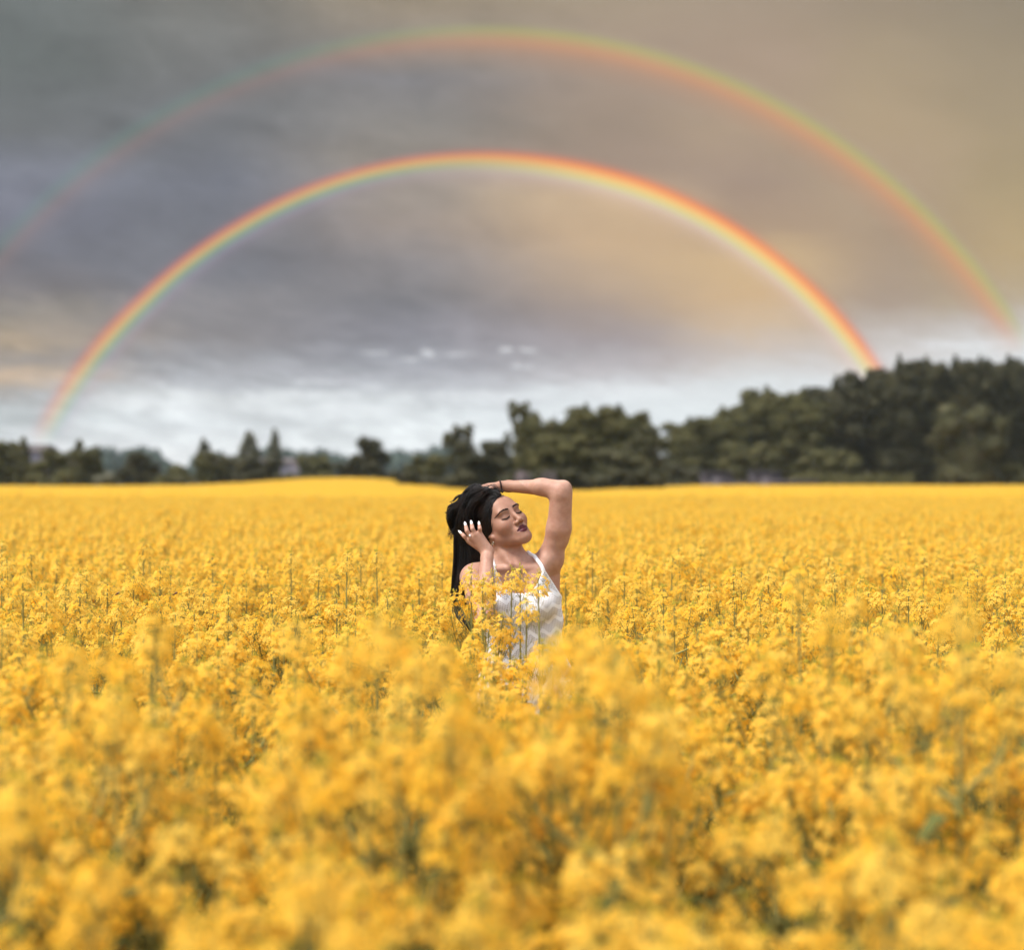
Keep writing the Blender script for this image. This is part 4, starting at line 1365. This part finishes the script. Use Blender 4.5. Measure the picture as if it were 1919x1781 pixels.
def smooth_chain(c):
    c = np.array(c)
    for _ in range(2):
        c[1:-1] = (c[:-2] + 2 * c[1:-1] + c[2:]) / 4
    return list(cubic(c[None], 5 * len(c))[0])
def lay(c):
    c = np.array(smooth_chain(c)); e = 1e-3
    for _ in range(4):
        dd = nohand(c)
        g = np.stack([nohand(c + np.eye(3)[i] * e) - nohand(c - np.eye(3)[i] * e) for i in range(3)], 1)
        g /= np.linalg.norm(g, axis=1, keepdims=True) + 1e-9
        c = c + g * (.0012 - dd)[:, None]
    return c
nohand = lambda p: field(p, ('torso', 'neck', 'arm', 'chest'))
sR = lay(sR)
nohand = lambda p: field(p, ('torso', 'neck', 'chest'))
sL = lay(sL)


def dress_f(p):
    m = np.abs(field(p, ('torso', 'chest', 'neck'))) < .2
    d = np.full(len(p), .2)
    q = p[m]
    body_d = field(q, ('torso', 'chest', 'neck'))
    sk_r = np.interp(q[:, 2], [.42, .85, 1.0, 1.15], [.25, .190, .132, .09])
    cx = np.interp(q[:, 2], [.42, .9, 1.15], [.05, .05, .035])
    ang_ = np.arctan2(q[:, 1] - 6.08, q[:, 0] - cx)
    fold = .010 * np.sin(ang_ * 9 + q[:, 2] * 2) * np.clip((1.0 - q[:, 2]) * 2, 0, 1)
    sk = (np.hypot((q[:, 0] - cx), (q[:, 1] - 6.08) * 1.35) - sk_r - fold) * .75
    sk = np.where(q[:, 2] < 1.16, sk, .2)
    side = sd_cone(q * np.array([1, .8, 1]), (.118, 6.06 * .8, 1.215), (.128, 6.06 * .8, 1.03), .050, .062)      # loose cloth at her left side
    dd = smin(smin(body_d - .006, sk, .03), side, .03)
    wr = .0016 * np.sin(q[:, 0] * 60 + q[:, 2] * 45) + .002 * np.sin(q[:, 0] * 35 - q[:, 2] * 60 + 1.0)
    dd = dd + wr
    zt = np.where(q[:, 1] < 6.09, top_of_dress(q[:, 0], q[:, 2]), top_of_dress(q[:, 0], q[:, 2]) + .0)
    dd = smax(dd, (q[:, 2] - zt) * .8, .004)
    dd = np.maximum(dd, .44 - q[:, 2])
    d[m] = dd
    for chain in (sR, sL):
        for a, b_ in zip(chain[:-1], chain[1:]):
            s = sd_cone(p, a, b_, .0066, .0066)
            d = smin(d, s, .004)
    return d


dv, df = surface_net(dress_f, (-.24, 5.82, .40), (.34, 6.36, 1.40), .0032)
dress_m, t, b = material('white_knit')
tc = t.n('ShaderNodeTexCoord').outputs['Object']
sep = t.n('ShaderNodeSeparateXYZ', ins={0: tc})
u = t.m('ADD', t.m('MULTIPLY', sep.outputs[0], .97), t.m('MULTIPLY', sep.outputs[2], .12))
v = t.m('SUBTRACT', sep.outputs[2], t.m('MULTIPLY', sep.outputs[0], .12))
zig = t.m('PINGPONG', u, .024)
w = t.m('ADD', v, t.m('MULTIPLY', zig, .95))
band = t.m('FRACT', t.m('DIVIDE', w, .048))
bandm = t.m('MULTIPLY', t.step(band, .16, .22), t.m('SUBTRACT', 1.0, t.step(band, .80, .86)))
rows = t.m('FRACT', t.m('DIVIDE', w, .0080))
rowm = t.m('MULTIPLY', t.step(rows, .10, .25), t.m('SUBTRACT', 1.0, t.step(rows, .70, .88)))
cols = t.m('FRACT', t.m('DIVIDE', u, .0060))
colm = t.m('MULTIPLY', t.step(cols, .10, .30), t.m('SUBTRACT', 1.0, t.step(cols, .62, .82)))
hole = t.m('MULTIPLY', t.m('MULTIPLY', bandm, rowm), colm)
# solid trim along neckline and straps
tr = t.n('ShaderNodeAttribute', attribute_name='trim').outputs['Fac']
hole = t.m('MULTIPLY', hole, t.m('SUBTRACT', 1.0, t.step(tr, .3, .6)))
t.put(b.inputs['Base Color'], t.mix(t.m('MULTIPLY', hole, .8), (.90, .90, .905, 1), (.15, .10, .085, 1)))
b.inputs['Roughness'].default_value = .85
b.inputs['Specular IOR Level'].default_value = .15
t.put(b.inputs['Normal'], t.n('ShaderNodeBump', ins={'Strength': .6, 'Distance': .002, 'Height': t.m('SUBTRACT', 1.0, hole)}).outputs[0])
edge = np.clip(1 - (top_of_dress(dv[:, 0], dv[:, 2]) - dv[:, 2]) / .012, 0, 1)
pobj('dress', np_mesh('dress', dv, df, dress_m, attrs={'trim': edge}), 'white sleeveless knit dress with rows of zigzag openwork')


# ------------------------------------------------------------------ the rapeseed crop
PET, t, b = material('rapeseed_petal')
oi = t.n('ShaderNodeObjectInfo').outputs['Random']
tc = t.n('ShaderNodeTexCoord').outputs['Object']
n_ = t.n('ShaderNodeTexNoise', ins={'Vector': tc, 'Scale': 9.0, 'Detail': 3.0}).outputs['Fac']
pc = t.mix(t.step(n_, .35, .65), (.975, .618, .062, 1), (.985, .70, .130, 1))
t.put(b.inputs['Base Color'], pc)
b.inputs['Roughness'].default_value = .65
b.inputs['Specular IOR Level'].default_value = .15
tl = t.n('ShaderNodeBsdfTranslucent')
t.put(tl.inputs['Color'], pc)
mx = t.n('ShaderNodeMixShader', ins={0: .5})
t.t.links.new(b.outputs[0], mx.inputs[1]); t.t.links.new(tl.outputs[0], mx.inputs[2])
t.t.links.new(mx.outputs[0], t.t.nodes['Material Output'].inputs[0])
STEM = simple('rapeseed_stem', (.26, .26, .085), .6, noise=.25, scale=5)
BUD = simple('rapeseed_bud', (.50, .42, .05), .6)
LEAF = simple('rapeseed_leaf', (.11, .12, .035), .8, noise=.3, scale=6, spec=.12)


def frame_of(n):
    n = n / np.linalg.norm(n, axis=1, keepdims=True)
    r = np.where(np.abs(n[:, 2:3]) > .9, np.array([1., 0, 0]), np.array([0., 0, 1.]))
    u = np.cross(n, r); u /= np.linalg.norm(u, axis=1, keepdims=True)
    return n, u, np.cross(n, u)


def flowers(rng, top, axis, length, nf, size, rad, petals=2):
    """one raceme: open four-petalled flowers round the top of the stalk, buds above"""
    axis = axis / np.linalg.norm(axis)
    s = rng.random(nf) ** .8
    ang = rng.uniform(0, 2 * np.pi) + np.arange(nf) * 2.4
    ax, u0, v0 = frame_of(np.repeat(axis[None], nf, 0))
    out = u0 * np.cos(ang)[:, None] + v0 * np.sin(ang)[:, None]
    rr = rad * (.35 + .65 * np.sin(np.minimum(s + .15, 1) * 1.6)) * rng.uniform(.8, 1.15, nf)
    c = top - ax * (s * length)[:, None] + out * rr[:, None] + ax * .004
    nrm = out * (.45 + s[:, None] * .6) + ax * (1.0 - s[:, None] * .4) + rng.normal(0, .25, (nf, 3))
    n, u, v = frame_of(nrm)
    ph = rng.uniform(0, 1.57, nf)
    V = []
    for k in range(4):
        a = ph + k * np.pi / 2
        d = u * np.cos(a)[:, None] + v * np.sin(a)[:, None]
        w = np.cross(n, d)
        sz = size * rng.uniform(.85, 1.15, nf)[:, None]
        b0 = c + d * sz * .06
        m1, m2 = c + d * sz * .55 + w * sz * .36 + n * sz * .10, c + d * sz * .55 - w * sz * .36 + n * sz * .10
        t1, t2 = c + d * sz * 1.0 + w * sz * .28 - n * sz * .06, c + d * sz * 1.0 - w * sz * .28 - n * sz * .06
        V.append(np.stack([b0, m1, t1, t2, m2], 1))
    V = np.stack(V, 1).reshape(-1, 5, 3)
    nq = len(V)
    i = np.arange(nq) * 5
    # a petal is a base triangle and a blade; written as quads
    Q = np.concatenate([np.stack([i, i + 1, i + 2, i + 3], 1), np.stack([i, i + 3, i + 4, i], 1)])
    Q = np.stack([i, i + 1, i + 2, i + 3], 1), np.stack([i, i + 3, i + 4], 1)
    return V.reshape(-1, 3), Q[0], Q[1], c, out


def poly_mesh(name, V, quads, tris, mats, qm=None, tm=None, smooth=False):
    me = bpy.data.meshes.new(name)
    V = np.asarray(V, np.float32)
    quads = np.asarray(quads, np.int32).reshape(-1, 4); tris = np.asarray(tris, np.int32).reshape(-1, 3)
    me.vertices.add(len(V)); me.vertices.foreach_set('co', V.ravel())
    nl = quads.size + tris.size
    me.loops.add(nl)
    me.loops.foreach_set('vertex_index', np.concatenate([quads.ravel(), tris.ravel()]))
    nq, nt = len(quads), len(tris)
    me.polygons.add(nq + nt)
    ls = np.concatenate([np.arange(nq) * 4, nq * 4 + np.arange(nt) * 3]).astype(np.int32)
    lt = np.concatenate([np.full(nq, 4), np.full(nt, 3)]).astype(np.int32)
    me.polygons.foreach_set('loop_start', ls); me.polygons.foreach_set('loop_total', lt)
    if qm is not None:
        me.polygons.foreach_set('material_index', np.concatenate([qm, tm]).astype(np.int32))
    me.update(calc_edges=True)
    if smooth:
        me.polygons.foreach_set('use_smooth', np.ones(nq + nt, bool))
    for m in mats:
        me.materials.append(m)
    return me


class Bag:
    def __init__(self):
        self.V, self.Q, self.T, self.qm, self.tm, self.n = [], [], [], [], [], 0

    def put(self, V, Q=None, T=None, mi=0):
        self.V.append(V)
        if Q is not None and len(Q):
            self.Q.append(Q + self.n); self.qm.append(np.full(len(Q), mi))
        if T is not None and len(T):
            self.T.append(T + self.n); self.tm.append(np.full(len(T), mi))
        self.n += len(V)

    def mesh(self, name, mats, smooth=False):
        z = np.zeros((0, 4), int); z3 = np.zeros((0, 3), int)
        return poly_mesh(name, np.concatenate(self.V), np.concatenate(self.Q) if self.Q else z, np.concatenate(self.T) if self.T else z3, mats,
                         np.concatenate(self.qm) if self.qm else np.zeros(0), np.concatenate(self.tm) if self.tm else np.zeros(0), smooth)


def plant_parts(seed, nb=8, bare=False):
    """a plant one metre tall to its highest flower: dict of bags"""
    rng = np.random.default_rng(seed)
    stem = Bag(); clusters = []; leaves = []
    lean = rng.normal(0, .03, 2) if not bare else np.array([.055, -.03])
    top = np.array([lean[0], lean[1], 1.0])
    main = np.array([[0, 0, -.02], [lean[0] * .3, lean[1] * .3, .35], [lean[0] * .7, lean[1] * .7, .7], top])
    paths, rads = [cubic_np(main, 10)], [np.interp(np.linspace(0, 1, 10), [0, 1], [.0065, .0020])]
    tips = [(top, np.array([lean[0] * .5, lean[1] * .5, 1.0]), 1.0)]
    for i in range(nb):
        z0 = rng.uniform(.34, .82) if not bare else rng.uniform(.25, .5)
        a = i * 2.4 + rng.uniform(-.4, .4)
        l = rng.uniform(.10, .24) * (1.25 - z0 * .55)
        h_ = z0 + rng.uniform(.16, .36) * (1.05 if z0 < .65 else .8)
        h_ = min(h_, .985 - rng.random() * .12) if not bare else min(h_, .62)
        base = np.array([lean[0] * z0, lean[1] * z0, z0])
        end = base + np.array([math.cos(a) * l, math.sin(a) * l, h_ - z0])
        mid_ = base + np.array([math.cos(a) * l * .62, math.sin(a) * l * .62, (h_ - z0) * .38])
        paths.append(cubic_np(np.array([base, mid_, end]), 10)); rads.append(np.linspace(.0034, .0014, 10))
        tips.append((end, end - mid_, rng.uniform(.7, 1.0)))
        if z0 > .55 and i % 2 == 0:      # secondary twig
            e2 = mid_ + np.array([math.cos(a + 1) * .07, math.sin(a + 1) * .07, .11])
            paths.append(cubic_np(np.array([mid_, (mid_ + e2) / 2 + [0.01, 0, 0], e2]), 10)); rads.append(np.linspace(.002, .0011, 10))
            tips.append((e2, e2 - mid_, .65))
    ped_p, ped_r = [], []
    for tp, axv, sc in tips:
        axv = axv / np.linalg.norm(axv) * .6 + np.array([0, 0, .5]); axv /= np.linalg.norm(axv)
        bag = Bag()
        V, Q, T, c, out = flowers(rng, tp, axv, .058 * sc, int(52 * sc), .0084, .037 * (sc ** .5))
        bag.put(V, Q, T, 0)
        # buds
        nb_ = 9
        d = rng.normal(size=(nb_, 3)) * .006; d[:, 2] = np.abs(d[:, 2])
        for q_ in d:
            bv_, bq_ = lump(tp + q_ + axv * .004, (.0022, .0022, .0040), 2)
            bag.put(bv_, bq_, None, 1)
        clusters.append((bag, tp))
        for k in range(0, len(c), 3):
            s_ = tp - axv * (.0 + .024 * (k % 4))
            ped_p.append(np.stack([s_, (s_ + c[k]) / 2 + [0, 0, -.003], c[k]])); ped_r.append(np.array([.0007, .0006, .0005]))
        # young pods under the flowers
        for k in range(int(7 * sc)):
            s_ = tp - axv * (.075 * sc + .016 * k)
            a = k * 2.4 + rng.uniform(0, 1)
            e_ = s_ + np.array([math.cos(a) * .022, math.sin(a) * .022, .026])
            ped_p.append(np.stack([s_, (s_ + e_) / 2 + [0, 0, -.003], e_])); ped_r.append(np.array([.0008, .0008, .0012]))
    V, Q = tubes_simple(np.array(paths), np.array(rads), 5); stem.put(V, Q)
    V, Q = tubes_simple(np.array(ped_p), np.array(ped_r), 3); stem.put(V, Q)
    for i in range(6):
        z0 = .18 + .11 * i; a = i * 2.2 + rng.uniform(0, .8); l = .20 - .022 * i; w = .048 - .006 * i
        V, Q = [], []
        d = np.array([math.cos(a), math.sin(a), 0]); s_ = np.array([-d[1], d[0], 0])
        for k in range(7):
            f_ = k / 6
            c = np.array([lean[0] * z0, lean[1] * z0, z0]) + d * l * f_ + np.array([0, 0, l * (.55 * f_ - .75 * f_ * f_)])
            wd = w * math.sin(math.pi * (f_ * .93 + .05)) ** .7 * (1 + .15 * math.sin(k * 2.6))
            V += [c - s_ * wd + np.array([0, 0, .25 * wd]), c, c + s_ * wd + np.array([0, 0, .25 * wd])]
        for k in range(6):
            for j in (0, 1):
                Q.append((k * 3 + j, k * 3 + j + 1, k * 3 + j + 4, k * 3 + j + 3))
        lb = Bag(); lb.put(np.array(V), np.array(Q)); leaves.append(lb)
    return stem, clusters, leaves


def cubic_np(cp, m):
    k = len(cp)
    c = np.concatenate([2 * cp[:1] - cp[1:2], cp, 2 * cp[-1:] - cp[-2:-1]])
    s = np.linspace(0, k - 1 - 1e-6, m); i = s.astype(int); f = (s - i)[:, None]
    p0, p1, p2, p3 = c[i], c[i + 1], c[i + 2], c[i + 3]
    return .5 * (2 * p1 + (p2 - p0) * f + (2 * p0 - 5 * p1 + 4 * p2 - p3) * f ** 2 + (3 * p1 - p0 - 3 * p2 + p3) * f ** 3)


SRC = bpy.data.collections.new('crop_sources')       # not linked to the scene: feeds the mass of the crop
NVAR = 7
PARTS = []
for s in range(NVAR + 1):
    bare = s == NVAR
    stem, clusters, leaves = plant_parts(40 + s, 2 if bare else 10 + s % 3, bare)
    pm = {'stem': stem.mesh('stem', [STEM], True),
          'cl': [b_.mesh('flower_cluster', [PET, BUD]) for b_, _ in clusters],
          'lf': [b_.mesh('leaf', [LEAF], True) for b_ in leaves]}
    PARTS.append(pm)
    whole = Bag()
    V_, Q_ = np.concatenate(stem.V), np.concatenate(stem.Q)
    whole.put(V_, Q_, None, 0)
    for b_, _ in clusters:
        n0 = whole.n
        whole.V.append(np.concatenate(b_.V))
        whole.Q.append(np.concatenate(b_.Q) + n0); whole.qm.append(np.concatenate(b_.qm) + 1)
        whole.T.append(np.concatenate(b_.T) + n0); whole.tm.append(np.concatenate(b_.tm) + 1)
        whole.n += sum(len(v) for v in b_.V)
    for b_ in leaves:
        whole.put(np.concatenate(b_.V), np.concatenate(b_.Q), None, 3)
    o = bpy.data.objects.new('rapeseed_source_%02d' % s, whole.mesh('rapeseed', [STEM, PET, BUD, LEAF]))
    SRC.objects.link(o)
# square metre of crop seen from afar
for s in range(4):
    rng = np.random.default_rng(300 + s)
    bag = Bag()
    for k in range(230):
        c = np.array([rng.uniform(-.62, .62), rng.uniform(-.62, .62), rng.uniform(.88, 1.05) + (rng.random() < .05) * rng.uniform(0, .08)])
        n = 12
        d = rng.normal(size=(n, 3)) * np.array([.026, .026, .032]) + c
        nn, u, v = frame_of(rng.normal(size=(n, 3)) + np.array([0, 0, .8]))
        sz = .012
        V = np.stack([d - u * sz, d + v * sz, d + u * sz, d - v * sz], 1).reshape(-1, 3)
        bag.put(V, np.arange(4 * n).reshape(-1, 4), None, 1)
        if k % 3 == 0:
            V, Q = tubes_simple(np.array([[c, c * [1, 1, .75], c * [1, 1, .45]]]), np.array([[.002, .003, .004]]), 3)
            bag.put(V, Q, None, 0)
    g = np.linspace(-.75, .75, 7)
    X_, Y_ = np.meshgrid(g, g, indexing='ij')
    Z_ = .74 + rng.uniform(-.05, .05, X_.shape)
    ii_, jj_ = np.meshgrid(np.arange(6), np.arange(6), indexing='ij')
    Q = np.stack([ii_ * 7 + jj_, (ii_ + 1) * 7 + jj_, (ii_ + 1) * 7 + jj_ + 1, ii_ * 7 + jj_ + 1], -1).reshape(-1, 4)
    bag.put(np.stack([X_, Y_, Z_], -1).reshape(-1, 3), Q, None, 2)
    o = bpy.data.objects.new('rapeseed_source_%02d' % (NVAR + 1 + s), bag.mesh('rapeseed_patch', [STEM, PET, LEAF]))
    SRC.objects.link(o)

prg = np.random.default_rng(77)
PERSON_XY = np.array([.045, 6.08])


def pix(x, y, z):
    return 959.5 + F * x / y, 890.5 - F * (z - CAMZ) / y


def ok_near(x, y, h_):
    """the trodden gap where the woman stands, and the thinner crop just before her"""
    u, v = pix(x, y, h_)
    if abs(x - PERSON_XY[0]) < .27 and abs(y - PERSON_XY[1]) < .26:
        return False
    if 5.5 < y < 6.15 and -.26 < x < .32 and h_ > .9:
        return False
    w = .14 / y * F
    if 3.0 < y < 6.05 and 932 - w < u < 1012 + w and v < 1275:
        return False
    if 1.2 < y < 6.05 and 850 - w < u < 1066 + w and v < 1190:
        return False
    return True


spots = []            # x, y, height, variant, rotation, label or None
def spot_px(px, top, D, var, label=None, lean=0):
    x = (px - 959.5) / F * D
    spots.append([x, D, CAMZ - (top - 890.5) / F * D, var, prg.uniform(0, 6.28), label])


SPECIAL = [
    (893, 1068, 5.45, 7, 'rapeseed plant whose flowers cover the woman\'s lowered elbow'),
    (957, 1076, 5.40, 7, 'tall rapeseed plant with bare twin stalks crossing the front of the white dress'),
    (942, 1074, 5.36, 7, 'rapeseed stalk with a dense bloom left of the tall twin stalks'),
    (976, 1070, 5.42, 7, 'rapeseed stalk with a dense bloom right of the tall twin stalks, over the collar bone'),
    (903, 1092, 5.33, 7, 'rapeseed stalk blooming in front of the lowered forearm'),
    (1022, 1080, 5.3, 7, 'rapeseed stalk blooming over the right end of the neckline'),
    (896, 1098, 5.36, 4, 'bushy rapeseed plant covering the lowered elbow from below'),
    (912, 1150, 5.12, 3, 'bushy rapeseed plant at the left waist of the dress'),
    (1003, 1206, 4.95, 5, 'bushy rapeseed plant low in front of the dress, right of its middle'),
    (935, 1222, 4.85, 2, 'bushy rapeseed plant low in front of the dress, left of its middle'),
    (902, 1232, 4.6, 6, 'bushy rapeseed plant hiding the left hip of the dress'),
    (876, 1215, 4.8, 0, 'bushy rapeseed plant left of the hidden hip, under the hair ends'),
    (1005, 1210, 5.1, 7, 'rapeseed stalk blooming low on the right of the dress'),
    (970, 1245, 5.0, 7, 'rapeseed stalk blooming at the lowest visible bit of the dress'),
    (978, 1125, 5.30, 7, 'rapeseed plant blooming low on the middle of the dress'),
    (1100, 1168, 2.9, 5, 'large blurred rapeseed plant rising just right of the dress'),
    (1060, 1225, 2.7, 2, 'large blurred rapeseed plant low in front of the dress hem'),
    (1138, 1182, 2.75, 3, 'large blurred rapeseed plant second to the right of the dress'),
    (1180, 1225, 2.5, 1, 'large blurred rapeseed plant third to the right of the dress'),
    (1085, 1200, 3.1, 6, 'blurred rapeseed plant tucked between the dress and the large blurred ones'),
    (1020, 1296, 3.4, 0, 'blurred rapeseed plant closing off the bottom of the dress'),
    (935, 1290, 3.6, 4, 'blurred rapeseed plant under the left end of the visible dress'),
    (760, 1160, 2.6, 6, 'large blurred rapeseed plant nearest left of the elbow'),
    (715, 1150, 2.7, 0, 'large blurred rapeseed plant left of the hanging hair'),
    (800, 1215, 2.5, 3, 'large blurred rapeseed plant below the hair ends'),
    (1800, 1118, 2.7, 1, 'big blurred rapeseed plant standing up near the right edge'),
    (1522, 1076, 3.9, 6, 'half blurred tall rapeseed plant in the right part, topmost of the blurred ones'),
    (1700, 1190, 3.1, 4, 'blurred rapeseed plant between the tall half blurred one and the right edge'),
    (1580, 1135, 3.2, 0, 'wide blurred rapeseed plant just right of the tall half blurred one'),
    (272, 1150, 3.2, 5, 'blurred rapeseed plant rising in the left third of the field'),
    (110, 1210, 2.8, 2, 'blurred rapeseed plant near the left edge, below the sharp stalks'),
    (510, 1170, 3.6, 7, 'half blurred rapeseed plant with a long bare stalk in the left part'),
    (1890, 1215, 3.3, 3, 'blurred rapeseed plant touching the right edge below the big one'),
    (575, 1062, 6.4, 7, 'sharp thin rapeseed stalk with a small bloom left of the woman, right of a twin'),
    (552, 1036, 7.0, 7, 'slightly soft thin rapeseed stalk, taller left twin of a sharp one'),
    (637, 1040, 6.3, 7, 'sharp long bare rapeseed stalk nearest to the left of the woman'),
    (713, 1034, 6.9, 7, 'soft rapeseed stalk with a loose bloom between the bare stalk and the hair'),
    (14, 1020, 7.2, 7, 'tall thin rapeseed stalk at the left edge'),
    (40, 1048, 7.0, 7, 'thin rapeseed stalk second from the left edge'),
    (145, 1072, 6.5, 7, 'sharp dark rapeseed stalk in the left part, bending slightly'),
    (125, 1078, 6.2, 7, 'rapeseed stalk with a broad bloom beside the dark bending stalk'),
    (1357, 1094, 6.2, 7, 'sharp rapeseed stalk with a narrow bloom right of the woman'),
    (1235, 1046, 7.2, 7, 'soft thin rapeseed stalk nearest to the right of the woman'),
    (1292, 1028, 7.6, 7, 'soft tall rapeseed stalk above the sharp one right of the woman'),
    (1862, 1084, 6.0, 7, 'sharp dark rapeseed stalk near the right edge'),
    (1732, 1122, 5.8, 7, 'sharp rapeseed stalk left of the big blurred plant near the right edge'),
    (1440, 1180, 5.6, 7, 'sharp rapeseed stalk in a green gap in the right part of the field'),
]
for px, top, D, var, lab in SPECIAL:
    spot_px(px, top, D, var, lab)

cand = []
yy = 1.30
while yy < 36:
    cell = .235 if yy < 8.5 else .205
    half = .32 * yy * 1.04 + .10
    wide = .36 * yy + 1.3
    for xx in np.arange(-wide, wide, cell):
        x = xx + prg.uniform(-.11, .11); y = yy + prg.uniform(-.11, .11)
        if abs(y) < 1.25 or math.hypot(x, y) < 1.2:
            continue
        h_ = prg.normal(1.165, .055 if y < 8.5 else .024) - (.03 if y < 4 else 0)
        if prg.random() < .05:
            h_ += prg.uniform(.03, .12)
        h_ = min(h_, 1.36)
        if y < 2.4:
            h_ = min(h_, 1.24 + .02 * y)
        if not ok_near(x, y, h_):
            h_ = prg.uniform(.82, .98)
            if y > 5.75 and abs(x - .03) < .30 and y < 6.35 or not ok_near(x, y, h_):
                continue
        cand.append((x, y, h_, int(prg.integers(0, NVAR)) if prg.random() > .03 else NVAR, prg.uniform(0, 6.28), abs(x) < half))
    yy += cell
vis = sorted([c for c in cand if c[5]], key=lambda c: c[1])
n_ind = 300 - len(spots)
near = vis[:n_ind]
rest = vis[n_ind:] + [c for c in cand if not c[5]]
GRP = 'rapeseed plants in the nearest rows of the field'


def zone_label(x, y):
    u, v = pix(x, y, 1.1)
    if y < 2.1:
        v_ = 'heavily blurred rapeseed plant at the bottom of the photo'
    elif y < 3.1:
        v_ = 'blurred rapeseed plant just behind the bottom rows'
    elif y < 4.3:
        v_ = 'softly blurred rapeseed plant well in front of the woman'
    else:
        v_ = 'fairly sharp rapeseed plant close to the woman'
    side = ['at the left edge', 'in the left quarter', 'left of the middle', 'below the woman', 'right of the middle', 'in the right quarter', 'at the right edge'][int(np.searchsorted([150, 480, 780, 1120, 1440, 1770], u))]
    return v_ + ', ' + side


protos = {}
def put_plant(x, y, h_, var, rz, label):
    pm = PARTS[var]
    z0 = float(ground_z(x, y))
    e = bpy.data.objects.new('rapeseed_plant', None)
    link(e)
    e.location = (x, y, z0); e.rotation_euler = (0, 0, rz); e.scale = (1.0, 1.0, h_ - z0)
    tag(e, label, 'plant', GRP)
    if var not in protos:
        lst = [bpy.data.objects.new('stem', pm['stem'])] + [bpy.data.objects.new('flower_cluster', m) for m in pm['cl']] + [bpy.data.objects.new('leaf', m) for m in pm['lf']]
        protos[var] = lst
    else:
        lst = [o.copy() for o in protos[var]]
    for o in lst:
        if o.name not in scene.collection.objects:
            scene.collection.objects.link(o)
        o.parent = e


for x, y, h_, var, rz, lab in spots:
    put_plant(x, y, h_, var, rz, lab)
for x, y, h_, var, rz, _ in near:
    put_plant(x, y, h_, var, rz, zone_label(x, y))

# everything further off: one mass of crop
pts, pv, pr, ps = [], [], [], []
for x, y, h_, var, rz, _ in rest:
    z0 = float(ground_z(x, y))
    pts.append((x, y, z0)); pv.append(var); pr.append((0, 0, rz)); ps.append((1, 1, h_))
yy = 34.0
while yy < 108:
    wide = .42 * yy + 4
    for xx in np.arange(-wide, wide, 1.15):
        x = xx + prg.uniform(-.1, .1); y = yy + prg.uniform(-.1, .1)
        if y > float(field_end(x, y)) or y < 34.5:
            continue
        pts.append((x, y, float(ground_z(x, y)))); pv.append(NVAR + 1 + int(prg.integers(0, 4))); pr.append((0, 0, int(prg.integers(0, 4)) * math.pi / 2 + prg.uniform(-.1, .1)))
        ps.append((1, 1, prg.uniform(1.06, 1.14)))
    yy += 1.15
me = bpy.data.meshes.new('rapeseed_field')
me.vertices.add(len(pts)); me.vertices.foreach_set('co', np.array(pts, np.float32).ravel())
a = me.attributes.new('variant', 'INT', 'POINT'); a.data.foreach_set('value', np.array(pv, np.int32))
a = me.attributes.new('turn', 'FLOAT_VECTOR', 'POINT'); a.data.foreach_set('vector', np.array(pr, np.float32).ravel())
a = me.attributes.new('size', 'FLOAT_VECTOR', 'POINT'); a.data.foreach_set('vector', np.array(ps, np.float32).ravel())
for m_ in (STEM, PET, BUD, LEAF):
    me.materials.append(m_)
fo = obj('rapeseed_field', me)
tag(fo, 'mass of yellow flowering rapeseed filling the field to the trees', 'rapeseed', kind='stuff')
ng = bpy.data.node_groups.new('crop', 'GeometryNodeTree')
ng.interface.new_socket('Geometry', in_out='INPUT', socket_type='NodeSocketGeometry')
ng.interface.new_socket('Geometry', in_out='OUTPUT', socket_type='NodeSocketGeometry')
gi = ng.nodes.new('NodeGroupInput'); go = ng.nodes.new('NodeGroupOutput')
iop = ng.nodes.new('GeometryNodeInstanceOnPoints')
ci = ng.nodes.new('GeometryNodeCollectionInfo')
ci.inputs['Collection'].default_value = SRC
ci.inputs['Separate Children'].default_value = True
ci.inputs['Reset Children'].default_value = True
iop.inputs['Pick Instance'].default_value = True
def attr(nm, ty):
    n = ng.nodes.new('GeometryNodeInputNamedAttribute'); n.data_type = ty; n.inputs['Name'].default_value = nm
    return n.outputs['Attribute']
ng.links.new(gi.outputs[0], iop.inputs['Points'])
ng.links.new(ci.outputs[0], iop.inputs['Instance'])
ng.links.new(attr('variant', 'INT'), iop.inputs['Instance Index'])
er = ng.nodes.new('FunctionNodeEulerToRotation')
ng.links.new(attr('turn', 'FLOAT_VECTOR'), er.inputs[0]); ng.links.new(er.outputs[0], iop.inputs['Rotation'])
ng.links.new(attr('size', 'FLOAT_VECTOR'), iop.inputs['Scale'])
ng.links.new(iop.outputs[0], go.inputs[0])
md = fo.modifiers.new('crop', 'NODES'); md.node_group = ng

# two small insects above the flowers at the left
INS = simple('insect_body', (.10, .03, .015), .5)
WING = simple('insect_wing', (.35, .22, .15), .3)
for px, py, lab in ((219, 1114, 'tiny dark reddish insect above the flowers, nearer the left edge'), (327, 1114, 'tiny dark reddish insect above the flowers, right one of two')):
    c = P(px, py, 6.0)
    e = empty('insect', lab, 'insect', tuple(c), .4, 'two insects over the flowers')
    bd = Bag()
    for dx, r_ in ((-.0045, .0026), (0, .0030), (.0050, .0036), (.009, .0026)):
        v_, q_ = lump((dx, 0, dx * .5), (r_ * 1.2, r_, r_), 5); bd.put(v_, q_)
    obj('body', bd.mesh('body', [INS], True), e)
    for sy in (-1, 1):
        V = np.array([(0, 0, .003), (.004, sy * .004, .006), (.011, sy * .008, .009), (.010, sy * .003, .008)])
        wo_ = obj('wing', np_mesh('wing', V, np.array([(0, 1, 2, 3)]), WING), e)
        wo_.modifiers.new('thick', 'SOLIDIFY').thickness = .0003
